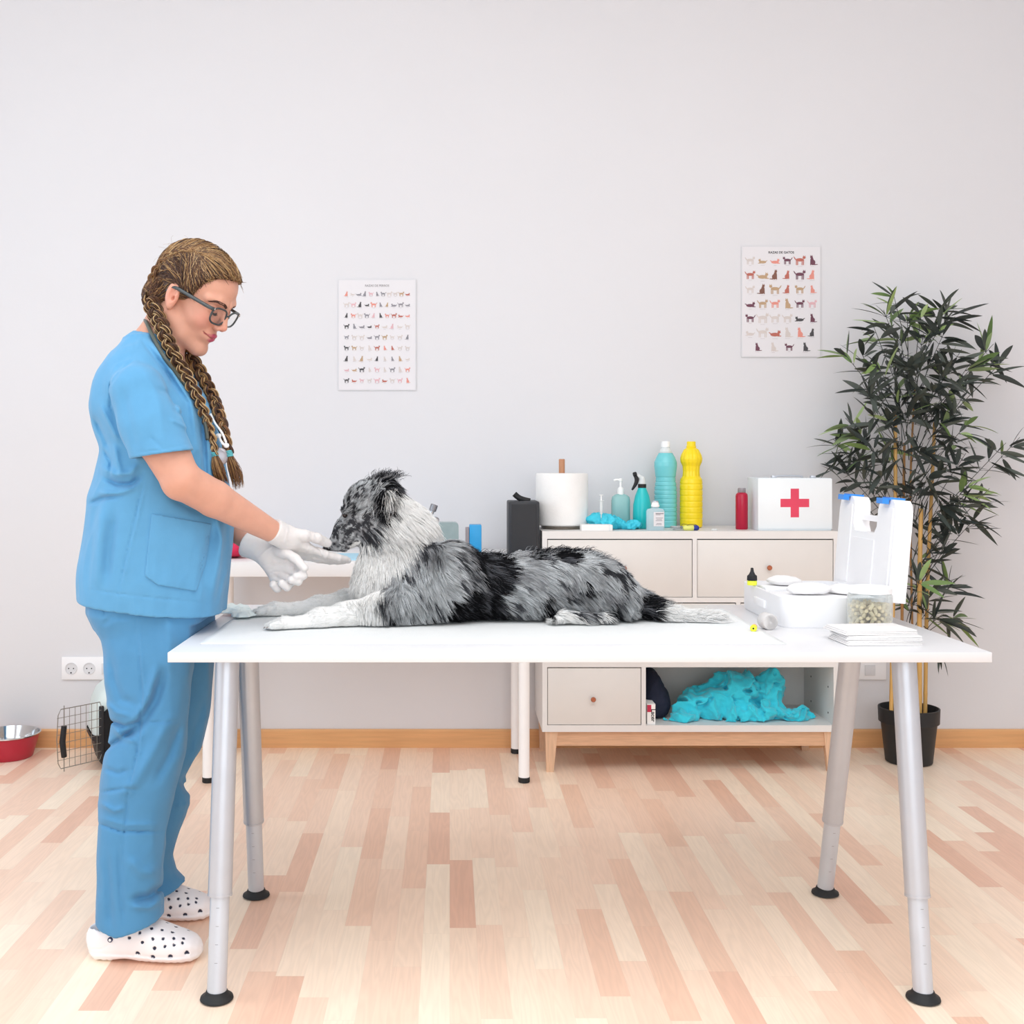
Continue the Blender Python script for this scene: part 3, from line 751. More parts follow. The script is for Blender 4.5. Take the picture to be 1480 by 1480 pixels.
for k, z in enumerate((.062, .058, .046, .041, .036, .026, .022)): box(bm, (.010+rs.uniform(-.003, .003), -.0188, z), (rs.uniform(.016, .030), .0003, .0016 if k else .003))
obj('printed_lines', bm, mat('print_midgrey', '77757c', .6), r)
# coil of clear tubing
bm = BM(); pts = []; rs = random.Random(4); cx = W(980, 0, 4.22).x
for k in range(140):
    a = k*.33; q = .020+.007*math.sin(a*.37)+.002*rs.random()
    pts.append((cx-.002+q*1.0*math.cos(a), 4.215+q*.8*math.sin(a), CZ+.003+.011*(.5+.5*math.sin(a*.61+1))))
tube(bm, pts, .0013, 6); t0 = obj('tubing', bm, mat('tubing_plastic', 'd2d6d8', .2, trans=.3), smooth=True)
tag(t0, 'loose coil of thin clear tubing on the sideboard beside the medicine bottle', 'tube')
# yellow tube with blue cap
r = thing('ointment_tube', 'stubby pale yellow tube with a dark blue cap, before the yellow bottle', 'tube', (W(997, 0, 4.2).x, 4.20, CZ+.0095))
bm = BM(); lathe(bm, [(.004, -.026), (.009, -.021), (.0098, -.008), (.0098, .012), (.0085, .014)], n=28, axis=(1, 0.12, 0)); obj('tube_body', bm, mat('pale_yellow', 'dfe07a', .35), r, smooth=True)
bm = BM(); lathe(bm, [(.0088, .013), (.0098, .015), (.0098, .028), (.007, .033)], n=28, axis=(1, .12, 0)); obj('cap', bm, mat('royal_blue', '26358f', .35), r, smooth=True)
bm = BM(); tube(bm, smoothpath([(-.022, 0, .003), (-.006, -.004, .0115), (.008, 0, .0125), (.022, .002, .0115), (.03, 0, .004)], 4), .0014, 6); tube(bm, smoothpath([(-.030, -.004, -.006), (-.034, -.004, .004), (-.026, -.004, .014), (-.010, -.004, .013)], 4), .001, 6)
obj('cord', bm, mat('dark_olive', '4d5230', .5), r, smooth=True)
# tiny nozzle bits
r = thing('ampoule', 'tiny clear ampoule lying on the sideboard before the red bottle', 'ampoule', (W(1033, 0, 4.2).x, 4.20, CZ+.003))
bm = BM(); lathe(bm, [(.0015, -.012), (.003, -.009), (.003, .007), (.001, .010)], n=14, axis=(1, .2, 0)); obj('glass', bm, m_clearw, r, smooth=True)
# red bottle
Y = 4.27; r = thing('lotion_bottle', 'slim dark red bottle with a clear cap, left of the first aid box', 'bottle', (W(1072, 0, Y).x, Y, CZ))
bm = BM(); lathe(bm, [(.020, 0), (.0225, .003), (.0225, .124), (.021, .131), (.015, .137)], n=36); obj('bottle_body', bm, mat('crimson_plastic', 'ae1236', .28, var=.03), r, auto=50)
bm = BM(); lathe(bm, [(.013, .136), (.0145, .138), (.0145, .151), (.0125, .154)], n=28); obj('cap', bm, mat('smoky_cap', '9a9296', .25, trans=.2), r, auto=40)
# first aid box
x0, x1 = W(1097, 0, 4.185).x, W(1203, 0, 4.185).x; ztop = W(0, 691, 4.185).z
r = thing('first_aid_box', 'white metal first aid box with a red cross, right end of the sideboard', 'box', ((x0+x1)/2, 4.27, CZ))
w_, hh = x1-x0, ztop-CZ
bm = BM(); box(bm, (0, 0, hh/2+.0), (w_, .15, hh), bev=.002); obj('box_body', bm, mat('first_aid_white', 'e3eaee', .3, var=.008), r, auto=40)
bm = BM(); b2(bm, (-w_/2-.0015, -.078, hh*.03), (w_/2+.0015, -.0735, hh*.985), bev=.001); dr = obj('door', bm, mat('first_aid_door', 'e6ecef', .28, var=.008), r, auto=40)
cxp, cz_, a_ = W(1149, 0, 4.19).x-(x0+x1)/2, W(0, 727, 4.19).z-CZ, .0525
bm = BM(); q = a_*.58
prism(bm, [(-q*.5, a_), (q*.5, a_), (q*.5, q*.5), (a_, q*.5), (a_, -q*.5), (q*.5, -q*.5), (q*.5, -a_), (-q*.5, -a_), (-q*.5, -q*.5), (-a_, -q*.5), (-a_, q*.5), (-q*.5, q*.5)], 0, .0008,
      Matrix.Translation((cxp, -.0775, cz_)) @ XZ)
obj('red_cross', bm, mat('cross_red', 'd9405c', .45), dr)
for dx in (-.072, .072): bm = BM(); box(bm, (dx, -.055, hh+.004), (.018, .02, .010), bev=.002); obj('latch', bm, m_steel, r, auto=40)
bm = BM(); tube(bm, smoothpath([(-.05, 0, hh), (-.045, 0, hh+.006), (0, 0, hh+.008), (.045, 0, hh+.006), (.05, 0, hh)], 4), .003, 8); obj('handle', bm, m_steel, r, smooth=True)

# ---------------------------------------------------------------- things on the desk behind the dog
t0 = lump('pouch', [((W(342, 0, 4.1).x, 4.1, DZ+.030), (.045, .05, .030)), ((W(322, 0, 4.1).x, 4.12, DZ+.035), (.05, .05, .035))], (-.92, 4.0, DZ-.01), (-.66, 4.22, DZ+.10), .003, mat('crimson_fabric', 'd0244f', .7, var=.05, bump=.1), 14, .003, 61, floor_z=DZ)
tag(t0, 'crimson soft pouch on the desk behind the gloved hands', 'pouch')
t0 = lump('cloth_scrap', [((W(431, 0, 4.2).x, 4.2, DZ+.014), (.025, .02, .012)), ((W(437, 0, 4.2).x, 4.22, DZ+.006), (.03, .02, .007))], (-.62, 4.15, DZ-.01), (-.45, 4.28, DZ+.05), .002, MATS['crimson_fabric'], 20, .002, 71, floor_z=DZ)
tag(t0, 'small scrap of crimson cloth on the desk beneath the raised hand', 'cloth')
bm = BM(); b2(bm, (W(418, 0, 4.1).x, 4.0, DZ), (W(520, 0, 4.1).x, 4.26, DZ+.004), bev=.001); t0 = obj('absorbent_mat', bm, mat('light_blue_mat', 'a9d3e6', .7, bump=.1))
tag(t0, 'flat light blue absorbent mat on the desk behind the dog muzzle', 'mat')
# glass pump flask with a chrome valve
x = W(643, 0, 4.2).x
r = thing('oxygen_flask', 'grey glass tank with a chrome valve on the desk behind the dog', 'tank', (x, 4.2, DZ))
bm = BM(); prism(bm, rrect(.100, .118, .016, 6), -.035, .035, Matrix.Translation((0, 0, .065)) @ XZ); obj('tank', bm, mat('grey_green_glass', 'a9bcbd', .15, trans=.35), r, auto=40)
bm = BM(); vx = W(621, 0, 4.2).x-x; z0 = W(0, 752, 4.2).z-DZ
cyl(bm, (vx+.004, 0, .118), (vx, 0, z0+.012), .009, n=20, bev=.001)
cyl(bm, (vx-.002, 0, z0+.010), (vx+.012, 0, z0+.038), .0085, n=20, bev=.001); cyl(bm, (vx, 0, z0+.012), (vx+.024, -.012, z0+.002), .007, n=18, bev=.001)
tk = obj('valve', bm, mat('chrome', 'c4c6ca', .22, metal=.9), r, auto=40)
bm = BM(); cyl(bm, (vx+.010, 0, z0+.034), (vx+.018, 0, z0+.058), .0135, n=16, bev=.002); cyl(bm, (vx+.020, -.010, z0+.004), (vx+.026, -.028, z0+.002), .0105, n=16, bev=.001); obj('valve_knob', bm, mat('valve_knob_grey', '8f9095', .35, metal=.7), tk, auto=40)
r = thing('ointment_box', 'upright bright blue box with a grey strip, on the desk behind the dog', 'box', (W(687, 0, 4.2).x, 4.2, DZ))
bm = BM(); b2(bm, (-.022, -.03, 0), (.022, .03, W(0, 758, 4.2).z-DZ), bev=.003); obj('box_body', bm, mat('bright_blue', '2796cf', .4, var=.05), r, auto=40)
bm = BM(); b2(bm, (-.036, -.025, 0), (-.0225, .025, W(0, 762, 4.2).z-DZ), bev=.002); obj('grey_strip', bm, mat('mauve_grey', '8d8488', .5), r, auto=40)

# ---------------------------------------------------------------- things on the examination table
m_case = mat('case_white', 'eeeef0', .35, var=.004)
BX0, BX1, BY0, BY1 = .795, 1.050, 2.735, 3.125
r = thing('first_aid_case', 'open white plastic first aid case with blue latches, on the examination table', 'case', ((BX0+BX1)/2, (BY0+BY1)/2, TZ))
cx_, cy_ = r.location.x, r.location.y
def tray(w_, d_, h_, t_, rad, zz=0):
    bm = BM(); o = rrect(w_, d_, rad, 6); i = rrect(w_-2*t_, d_-2*t_, max(.002, rad-t_), 6); n = len(o)
    R = [[bm.verts.new((x, y, z)) for x, y in q] for q, z in ((rrect(w_-.006, d_-.006, rad-.003, 6), 0), (o, .004), (o, h_), (i, h_), (i, .006))]
    bm.faces.new(R[0][::-1])
    for a, b in zip(R, R[1:]):
        for k in range(n): bm.faces.new((a[k], a[(k+1) % n], b[(k+1) % n], b[k]))
    bm.faces.new(R[-1]); return bm
bs = obj('case_base', tray(BX1-BX0, BY1-BY0, .072, .006, .035), m_case, r, auto=40)
bm = BM(); b2(bm, (-.11, .02, .04), (.02, .15, .074), bev=.004); b2(bm, (-.11, -.155, .036), (.115, -.01, .068), bev=.004); b2(bm, (.035, .02, .035), (.115, .15, .066), bev=.004)
obj('divider_tray', bm, m_case, bs, auto=40)
bm = BM(); b2(bm, (-(BX1-BX0)/2-.006, -.05, .028), (-(BX1-BX0)/2+.002, .05, .048), bev=.003); obj('carry_handle', bm, m_case, bs, auto=40)
# the lid stands upright on the right edge; drawn in (depth, height), with the notch for the handle
Hh = W(0, 713, 2.9).z-TZ-.072+.0
prof = [(-.195, .0), (.195, .0), (.195, Hh-.035), (.188, Hh-.012), (.172, Hh), (.105, Hh), (.088, Hh-.010), (.082, Hh-.03), (.082, Hh-.07), (.066, Hh-.088), (-.066, Hh-.088), (-.082, Hh-.07), (-.082, Hh-.03), (-.088, Hh-.010), (-.105, Hh), (-.172, Hh), (-.188, Hh-.012), (-.195, Hh-.035)]
ML = Matrix.Translation(((BX1-BX0)/2-.004, 0, .062)) @ Matrix.Rotation(math.radians(5), 4, 'Y') @ Matrix(((0, 0, 1, 0), (1, 0, 0, 0), (0, 1, 0, 0), (0, 0, 0, 1)))
bm = BM(); prism(bm, prof, 0, .042, ML)
es = [e for e in bm.edges if e.calc_face_angle(0) > 1.0]
bmesh.ops.bevel(bm, geom=es, offset=.006, segments=3, affect='EDGES')
lid = obj('case_lid', bm, m_case, r, auto=45)
bm = BM()
for a, b in ((-.182, -.095), (.095, .182)):
    prism(bm, [(a, .02), (b, .02), (b, Hh-.02), (a, Hh-.02)], -.0025, .001, ML)
prism(bm, [(-.075, .02), (.075, .02), (.075, Hh-.105), (-.075, Hh-.105)], -.0025, .001, ML)
prism(bm, [(-.1955, .012), (-.1945, .012), (-.1945, Hh-.04), (-.1955, Hh-.04)], .0195, .0215, ML)
obj('lid_panel', bm, m_case, lid)
m_latch = mat('latch_blue', '2f86dd', .35)
for c in (-.138, .138):
    bm = BM()
    prism(bm, [(c-.022, Hh-.002), (c+.022, Hh-.002), (c+.022, Hh+.005), (c-.022, Hh+.005)], -.004, .034, ML)
    prism(bm, [(c-.020, Hh-.012), (c+.020, Hh-.012), (c+.020, Hh+.002), (c-.020, Hh+.002)], -.020, -.004, ML)
    lt = obj('latch', bm, m_latch, lid)
bm = BM(); prism(bm, [(-.080, Hh-.060), (.080, Hh-.060), (.080, Hh-.045), (-.080, Hh-.045)], .022, .034, ML); obj('lid_handle', bm, m_case, lid)
# glue-like bottle inside
r = thing('dropper_bottle', 'small bottle with a black nozzle and yellow collar, standing in the open case', 'bottle', (W(1087, 0, 3.0).x, 3.0, TZ+.0745))
bm = BM(); lathe(bm, [(.0125, 0), (.0125, .010), (.011, .012)], n=24); obj('collar', bm, mat('neon_yellow', 'e6f03c', .4), r, auto=40)
bm = BM(); lathe(bm, [(.0125, .012), (.013, .0135), (.0125, .024), (.008, .028), (.0045, .036), (.0035, .044), (.0025, .045)], n=24, fn=lambda q, a, z: q+(.0005*math.cos(a*14) if q > .01 else 0)); obj('nozzle_cap', bm, m_blk2, r, auto=40)
# white packs heaped in the case
m_gauze = mat('gauze_white', 'e6e4e3', .85, var=.01, bump=.3, bscale=400)
for i, (dx, dy, dz, sx, sy, sz, lab) in enumerate(((-.035, -.09, .0695, .07, .045, .016, 'rolled white gauze lying across the front of the open case'), (-.045, .075, .0755, .06, .055, .014, 'rumpled white dressing heaped at the back of the open case'), (.065, -.06, .0695, .045, .07, .012, 'folded white dressing against the upright lid of the case'))):
    c = (cx_+dx, cy_+dy, TZ+dz)
    t0 = lump('dressing', [((c[0], c[1], c[2]+sz*.6), (sx*.8, sy*.7, sz))], (c[0]-sx-.02, c[1]-sy-.02, c[2]-.01), (c[0]+sx+.02, c[1]+sy+.02, c[2]+.06), .0025, m_gauze, 25, .002, 80+i, floor_z=c[2]+.0005, smooth=.01)
    tag(t0, lab, 'dressing')
# bandage roll lying on its side
r = thing('bandage_roll', 'small rolled bandage standing on edge against the open case', 'bandage', (W(1110, 0, 2.72).x, 2.725, TZ+.019))
bm = BM(); lathe(bm, [(.002, -.018), (.0175, -.018), (.019, -.016), (.019, .016), (.0175, .018), (.002, .018)], n=40, axis=(.15, -1, 0)); obj('roll', bm, mat('bandage_grey', 'cfcccb', .8, bump=.3, bscale=300), r, auto=40)
bm = BM()
pts = [(.003+.0135*k/70)*1. for k in range(71)]
tube(bm, [Vector((.0027, -.018, 0))+Vector((q*math.cos(k*.45), -.001, q*math.sin(k*.45))) for k, q in enumerate(pts)], .0005, 5); obj('spiral_edge', bm, mat('bandage_edge', 'b2afae', .8), r)
r = thing('eye_drop_vial', 'tiny vial with a yellow end and orange body, lying before the bandage roll', 'vial', (W(1088, 0, 2.70).x, 2.69, TZ+.0085))
bm = BM(); lathe(bm, [(.0015, .016), (.0065, .0158), (.008, .014), (.008, .006)], n=24, axis=(-.35, -1, 0)); lathe(bm, [(.0022, .016), (.0022, .0165)], n=12, axis=(-.35, -1, 0), mi=1); obj('cap', bm, [MATS['neon_yellow'], m_ink], r, auto=40)
bm = BM(); lathe(bm, [(.006, .006), (.0065, 0), (.0065, -.016), (.003, -.02)], n=24, axis=(-.35, -1, 0)); obj('vial_body', bm, mat('soft_orange', 'f2a878', .3), r, auto=40)
# treat jar
JX, JY = W(1256, 0, 2.69).x, 2.685
r = thing('treat_jar', 'clear plastic jar of beige pellets beside the upright case lid', 'jar', (JX, JY, TZ))
m_jar = mat_clear('jar_plastic', 'f6f8f8', .06, .04)
bm = BM(); lathe(bm, [(.048, .0), (.051, .002), (.051, .085), (.047, .091), (.0455, .091), (.049, .084), (.049, .003)], n=48); obj('jar_wall', bm, m_jar, r, auto=50)
bm = BM(); lathe(bm, [(.049, .0915), (.049, .103), (.046, .106)], n=48); obj('lid', bm, mat_clear('lid_frost', 'fbfbfb', .75, .3), r, auto=40)
m_tr = mat('treat_beige', 'd8c8a4', .75, var=.06, scale=80); rs = random.Random(8)
bm = BM(); lathe(bm, [(.0035, -.009), (.0045, -.008), (.0045, .008), (.0035, .009)], n=10); lathe(bm, [(.001, -.0092), (.0022, -.0092)], n=8, mi=1, cap=False)
proto = obj('treat', bm, [m_tr, mat('treat_core', 'b39a70', .8)], auto=40)
grp = 'beige pellets in the clear jar'; n = 0
for lay in range(7):
    z = TZ+.0105+lay*.0085
    for q in (.040, .028, .013):
        m = {.040: 17, .028: 10, .013: 4}[q]
        if lay < 6 and q != .040: m = m//2
        for k in range(m):
            a = 2*PI*(k+.5*(lay % 2))/m+rs.uniform(-.08, .08)
            o = proto if n == 0 else proto.copy()
            if n: COL.objects.link(o)
            o.location = (JX+q*math.cos(a), JY+q*math.sin(a), z+rs.uniform(-.0005, .0005))
            if rs.random() < .45: o.rotation_euler = (rs.uniform(-.5, .5), PI/2*rs.uniform(-.5, .5), a+PI/2)
            else: o.rotation_euler = (PI/2, rs.uniform(-.3, .3), a+PI/2)
            tag(o, 'short beige pellet treat heaped inside the clear jar', 'treat', grp); n += 1
# gauze pads: a stack of three
for i, (dz, dx, dy, rz, lab) in enumerate(((0, .0, 0, .05, 'white folded gauze pad, bottom of the stack at the table corner'), (.0105, .004, .004, -.03, 'white folded gauze pad, middle of the stack at the table corner'), (.021, -.006, .012, .10, 'white folded gauze pad, top of the stack at the table corner'))):
    c = W(1262, 0, 2.53); r = thing('gauze_pad', lab, 'gauze pad', (c.x+dx+.004, 2.535+dy, TZ+.0003+dz), rz, 'folded gauze pads at the table corner')
    bm = BM()
    for k in range(3):
        vs = box(bm, (.001*k, -.001*k, .0017+.0034*k), (.165-.003*k, .115-.003*k, .0032), bev=.0012)
        for v in vs: v.co.z += .0006*math.sin(v.co.x*60+k)*min(1, .5)
    obj('folded_layer', bm, m_gauze, r, auto=50)
# underpad sheet beneath the dog and its crumpled end
m_pad = mat('underpad', 'e2e5e5', .75, var=.01, bump=.15, bscale=200)
t0 = thing('underpad', 'thin white absorbent underpad spread beneath the dog', 'pad', (.1, 2.72, TZ))
nx, ny = 90, 40; X = np.linspace(W(318, 0, 2.72).x, .735, nx); Yy = np.linspace(2.50, 3.08, ny)
gx, gy = np.meshgrid(X, Yy, indexing='ij'); P = np.stack([gx.ravel(), gy.ravel(), 0*gx.ravel()], 1)
zt = TZ+.0012+.0045*np.clip(fbm(P, 9, 2, 3)+.15, 0, 1)*np.clip((-.30-gx.ravel())*6, .12, 1)+.0010*np.clip(fbm(P*np.array([1, 4, 1]), 9, 2, 8), 0, 1)
P[:, 2] = zt; gi = np.arange(nx*ny).reshape(nx, ny)
q = np.stack([gi[:-1, :-1].ravel(), gi[1:, :-1].ravel(), gi[1:, 1:].ravel(), gi[:-1, 1:].ravel()], 1)
Pb = P.copy(); Pb[:, 2] = TZ+.0003; V = np.concatenate([P, Pb]); n0 = nx*ny
bd = np.concatenate([gi[:, 0], gi[-1, 1:], gi[-2::-1, -1], gi[0, -2:0:-1]]); b3 = np.roll(bd, -1)
Q = np.concatenate([q, q[:, ::-1]+n0, np.stack([bd+n0, b3+n0, b3, bd], 1)])
link('sheet', npmesh('sheet', V, Q), m_pad, t0, world=True)
t1 = lump('crumpled_wipe', [((W(338, 0, 2.98).x, 2.98, TZ+.010), (.045, .06, .014)), ((W(352, 0, 2.90).x, 2.90, TZ+.009), (.03, .05, .011))], (-.60, 2.78, TZ-.01), (-.40, 3.10, TZ+.05), .0028, mat('wipe_white', 'dbe6e5', .8, bump=.3, bscale=200), 18, .007, 95, floor_z=TZ+.0075, smooth=.02)
tag(t1, 'crumpled white wipe before the dog paws, beside the woman', 'wipe')

# ---------------------------------------------------------------- bowl and pet carrier
bx_, by_ = W(12, 0, 4.39).x, 4.385
r = thing('pet_bowl', 'steel dog bowl with a red outside, on the floor by the skirting', 'bowl', (bx_, by_, 0))
bm = BM(); lathe(bm, [(.0005, .001), (.088, 0), (.092, .004), (.104, .045), (.116, .086)], n=64, cap=False); obj('red_shell', bm, mat('bowl_red', 'b3283c', .35, var=.02), r, auto=50)
bm = BM(); lathe(bm, [(.116, .086), (.121, .089), (.121, .092), (.115, .093), (.104, .055), (.094, .015), (.085, .008), (.0005, .007)], n=64, cap=False); obj('steel_liner', bm, mat('polished_steel', 'd0d2d4', .12, metal=1), r, auto=50)
m_pc1 = mat('carrier_dark', '1b1c20', .55, var=.03); m_pc2 = mat('carrier_pale', 'd3e0de', .4, var=.01)
r = thing('pet_carrier', 'pet carrier with pale top, black base and open wire door, behind the woman', 'pet carrier', (-1.218, 4.352, 0), math.radians(24))
cw, cdp = .30, .25
def shell(rows, open_front):
    """rows of (z, half width, half depth): rounded box walls with the front side left open between x limits"""
    bm = BM(); rr = []
    for z, hw, hd in rows: rr.append([bm.verts.new((x, y, z)) for x, y in rrect(2*hw, 2*hd, .05, 5)])
    n = len(rr[0])
    for a, b in zip(rr, rr[1:]):
        for k in range(n):
            m_ = (a[k].co+a[(k+1) % n].co)/2
            if open_front and m_.y < -cdp/2+.03 and abs(m_.x) < cw/2-.045: continue
            bm.faces.new((a[k], a[(k+1) % n], b[(k+1) % n], b[k]))
    return bm, rr
bm, rr = shell([(.0, .105, .085), (.02, .118, .100), (.10, .138, .115), (.103, .146, .122), (.122, .146, .122)], False); bm.faces.new(rr[0][::-1]); obj('lower_shell', bm, m_pc1, r, auto=40)
bm = BM(); rr = []
for z, s in ((.123, 1), (.18, .98), (.235, .92), (.275, .80), (.300, .60), (.308, .3)): rr.append([bm.verts.new((x*s, y*(.3+.7*s), z)) for x, y in rrect(.284, .238, .05, 5)])
n = len(rr[0])
for a, b in zip(rr, rr[1:]):
    for k in range(n): bm.faces.new((a[k], a[(k+1) % n], b[(k+1) % n], b[k]))
bm.faces.new(rr[-1]); bm.faces.new(rr[0][::-1])
obj('upper_shell', bm, m_pc2, r, auto=50)
bm = BM(); prism(bm, [(-.10, .03), (.10, .03), (.112, .12), (.112, .205), (.08, .235), (-.08, .235), (-.112, .205), (-.112, .12)], .105, .126, XZ); obj('opening_shade_panel', bm, mat('carrier_inside_shade', '0b0b10', .8), r)  # solid dark panel; the shade inside the carrier is put into its colour
for x in (-.116, .116): bm = BM(); box(bm, (x, -.122, .135), (.018, .016, .20), bev=.004); obj('door_jamb', bm, m_pc1, r, auto=40)
# wire door swung out to the left
m_wire = mat('wire_grey', '8c8880', .4, metal=.6)
ha, hb = W(148, 1014, 4.19), W(84, 1020, 4.05)
hx, hy = ha.x, ha.y; ex, ey = hb.x, hb.y
def dp(s, z): return Vector((hx+(ex-hx)*s, hy+(ey-hy)*s, z))
zt_, zb_ = W(0, 1014, 4.19).z, W(0, 1097, 4.19).z
bm = BM()
tube(bm, [dp(0, zb_+.03), dp(0, zt_-.03), dp(.06, zt_), dp(.94, zt_), dp(1, zt_-.02), dp(1.03, (zt_+zb_)/2), dp(1, zb_+.02), dp(.94, zb_), dp(.06, zb_)], .0016, 6, closed=True)
for k in range(1, 8): tube(bm, [dp(k/8, zb_), dp(k/8, zt_)], .0011, 5)
for k in range(1, 7): z = zb_+(zt_-zb_)*k/7; tube(bm, [dp(0, z), dp(1.02, z)], .0011, 5)
wd = obj('wire_door', bm, m_wire, r, world=True)
bm = BM(); p = dp(.86, 0); zc_ = (zt_+zb_)/2-.01
tube(bm, [Vector((p.x, p.y-.004, zc_-.055)), Vector((p.x-.004, p.y-.010, zc_)), Vector((p.x, p.y-.004, zc_+.055))], [.012, .013, .012], 10, flat=.8); obj('latch_grip', bm, m_pc1, wd, world=True, auto=50)
bm = BM(); tube(bm, [Vector((p.x, p.y-.004, zb_-.012)), Vector((p.x, p.y-.004, zt_+.012))], .0016, 6); obj('latch_rod', bm, m_wire, wd, world=True)
# ---------------------------------------------------------------- the woman
YC = 2.74
per = thing('person', 'woman in light blue scrubs, glasses and white gloves, holding the dog muzzle', 'person', (W(220, 0, YC).x, YC, 0))
m_skin = mat('skin', rough=.48, var=.03, scale=45, attr='Col', sss=.12, spec=.4)
m_scrub = mat('scrub_cotton', '5b98c1', .82, var=.025, scale=30, bump=.12, bscale=700, sheen=.15, spec=.25)
m_trous = mat('scrub_cotton_trousers', '4f8ab5', .82, var=.025, scale=30, bump=.12, bscale=700, sheen=.15, spec=.25)
m_glove = mat('latex_glove', 'd6d2d0', .45, var=.02, scale=60, sss=.05)
def np3(u, v, Y): return np.array(list(W(u, v, Y)))
SKIN = np.array(lin('cf9a84')); 
# head frame
HO = np.array([-.621, 2.74, 1.52]); ph, ps = math.radians(33), math.radians(-18)
Ry_ = np.array([[math.cos(ph), 0, math.sin(ph)], [0, 1, 0], [-math.sin(ph), 0, math.cos(ph)]])
Rz_ = np.array([[math.cos(ps), -math.sin(ps), 0], [math.sin(ps), math.cos(ps), 0], [0, 0, 1]])
HR = Rz_ @ Ry_
def toH(P): return (P-HO) @ HR
def fromH(q): return np.asarray(q, float) @ HR.T+HO
def head(q):
    a = q.copy(); s = np.sign(a[:, 1]); a[:, 1] = np.abs(a[:, 1])
    d = ell(a, (-.006, 0, .045), (.094, .071, .086))
    d = smin(d, ell(a, (.028, 0, .060), (.066, .060, .056)), .02)
    d = smin(d, ell(a, (.043, 0, -.008), (.050, .054, .070)), .02)
    d = smin(d, ell(a, (.032, 0, -.052), (.058, .049, .040)), .02)
    d = smin(d, ell(a, (.062, .034, -.012), (.028, .022, .026)), .016)          # cheek
    d = smin(d, chain(a, [(.000, .053, -.040), (.045, .037, -.074), (.080, .010, -.086)], [.018, .017, .016], .01), .018)
    d = smin(d, ell(a, (.083, 0, -.084), (.018, .020, .017)), .014)             # chin
    d = smin(d, chain(a, [(.093, .008, .038), (.086, .030, .043), (.070, .050, .038)], [.009, .008, .008], .01), .012)
    d = smax(d, -ell(a, (.103, .031, .020), (.017, .018, .013)), .010)          # eye socket
    d = smin(d, ell(a, (.0775, .031, .019), (.0145, .0155, .0130)), .004)        # lids
    d = smax(d, -chain(a, [(.0925, .019, .0135), (.0945, .031, .0105), (.087, .045, .0145)], [.0009]*3), .0012)
    d = smin(d, chain(a, [(.093, 0, .030), (.103, 0, .012), (.1135, 0, -.010)], [.0065, .0075, .0092], .006), .010)   # nose
    d = smin(d, ell(a, (.1035, .0105, -.0165), (.0105, .0070, .0075)), .005)
    d = smax(d, -ell(a, (.1065, .0062, -.0245), (.0050, .0032, .0040)), .002)
    d = smax(d, -ell(a, (.1055, 0, -.0325), (.004, .0035, .008)), .004)         # philtrum
    d = smin(d, ell(a, (.086, 0, -.045), (.018, .026, .018)), .012)
    d = smin(d, chain(a, [(.1010, .001, -.0405), (.0985, .011, -.0410), (.0895, .0245, -.0415)], [.0052, .0047, .0018], .003), .003)
    d = smin(d, chain(a, [(.0995, .001, -.0505), (.0965, .010, -.0500), (.0885, .0220, -.0435)], [.0062, .0054, .0020], .003), .003)
    d = smax(d, -chain(a, [(.1075, 0, -.0455), (.1030, .010, -.0455), (.0930, .0255, -.0410), (.0885, .0295, -.0385)], [.0013, .0013, .0011, .0008]), .0018)
    # ear
    c, s_ = math.cos(-.20), math.sin(-.20); R = np.array([[c, 0, s_], [0, 1, 0], [-s_, 0, c]])
    e = ell(a, (-.003, .0745, .002), (.0175, .0085, .0305), R)
    e = smin(e, ell(a, (.003, .0735, -.022), (.009, .0065, .012)), .004)
    e = smax(e, -ell(a, (.001, .0850, .004), (.0100, .0085, .0200), R), .004)
    e = smin(e, chain(a, [(.010, .076, -.004), (.009, .078, .004)], [.0035, .0030]), .003)
    e = smax(e, -ell(a, (.0045, .080, -.0045), (.0045, .010, .006)), .003)
    d = smin(d, e, .006)
    return d
# trunk silhouette, read along the side view at the body's mid plane
def row(v, u0, u1, ry, Y=YC): 
    a, b = W(u0, v, Y), W(u1, v, Y); return (a.z, (a.x+b.x)/2, Y, (b.x-a.x)/2, ry)
TOP = Loft([row(*r) for r in ((492, 184, 236, .075), (505, 172, 250, .10), (520, 160, 262, .135), (538, 147, 275, .155), (565, 138, 293, .165), (589, 133, 304, .168), (616, 136, 314, .166), (649, 148, 321, .160),
    (690, 140, 328, .160), (717, 131, 333, .166), (760, 127, 337, .176), (790, 124, 335, .180), (828, 119, 330, .186), (861, 121, 325, .188), (900, 124, 322, .188))], p=2.25)
SN, EN, WN = np3(194, 562, 2.575), np3(262, 694, 2.545), np3(397, 770, 2.725)
SFR, EF, WF = np3(212, 562, 2.90), np3(276, 712, 2.915), np3(372, 789, 2.80)
NB = np3(226, 506, 2.74)
def arms(P):
    mid = SN+(EN-SN)*.55; fm = EN+(WN-EN)*.34
    d = chain(P, [SN, mid, EN, fm, WN+(WN-EN)*.06], [.046, .0530, .0430, .0415, .0245], .008)
    d = smin(d, rcone(P, EN+np.array([-.004, 0, -.006]), EN+np.array([.0, 0, 0]), .036, .038), .01)
    mid = SFR+(EF-SFR)*.55; fm = EF+(WF-EF)*.28
    e = chain(P, [SFR, mid, EF, fm, WF+(WF-EF)*.06], [.046, .0530, .0430, .0415, .0245], .008)
    return np.minimum(d, e)
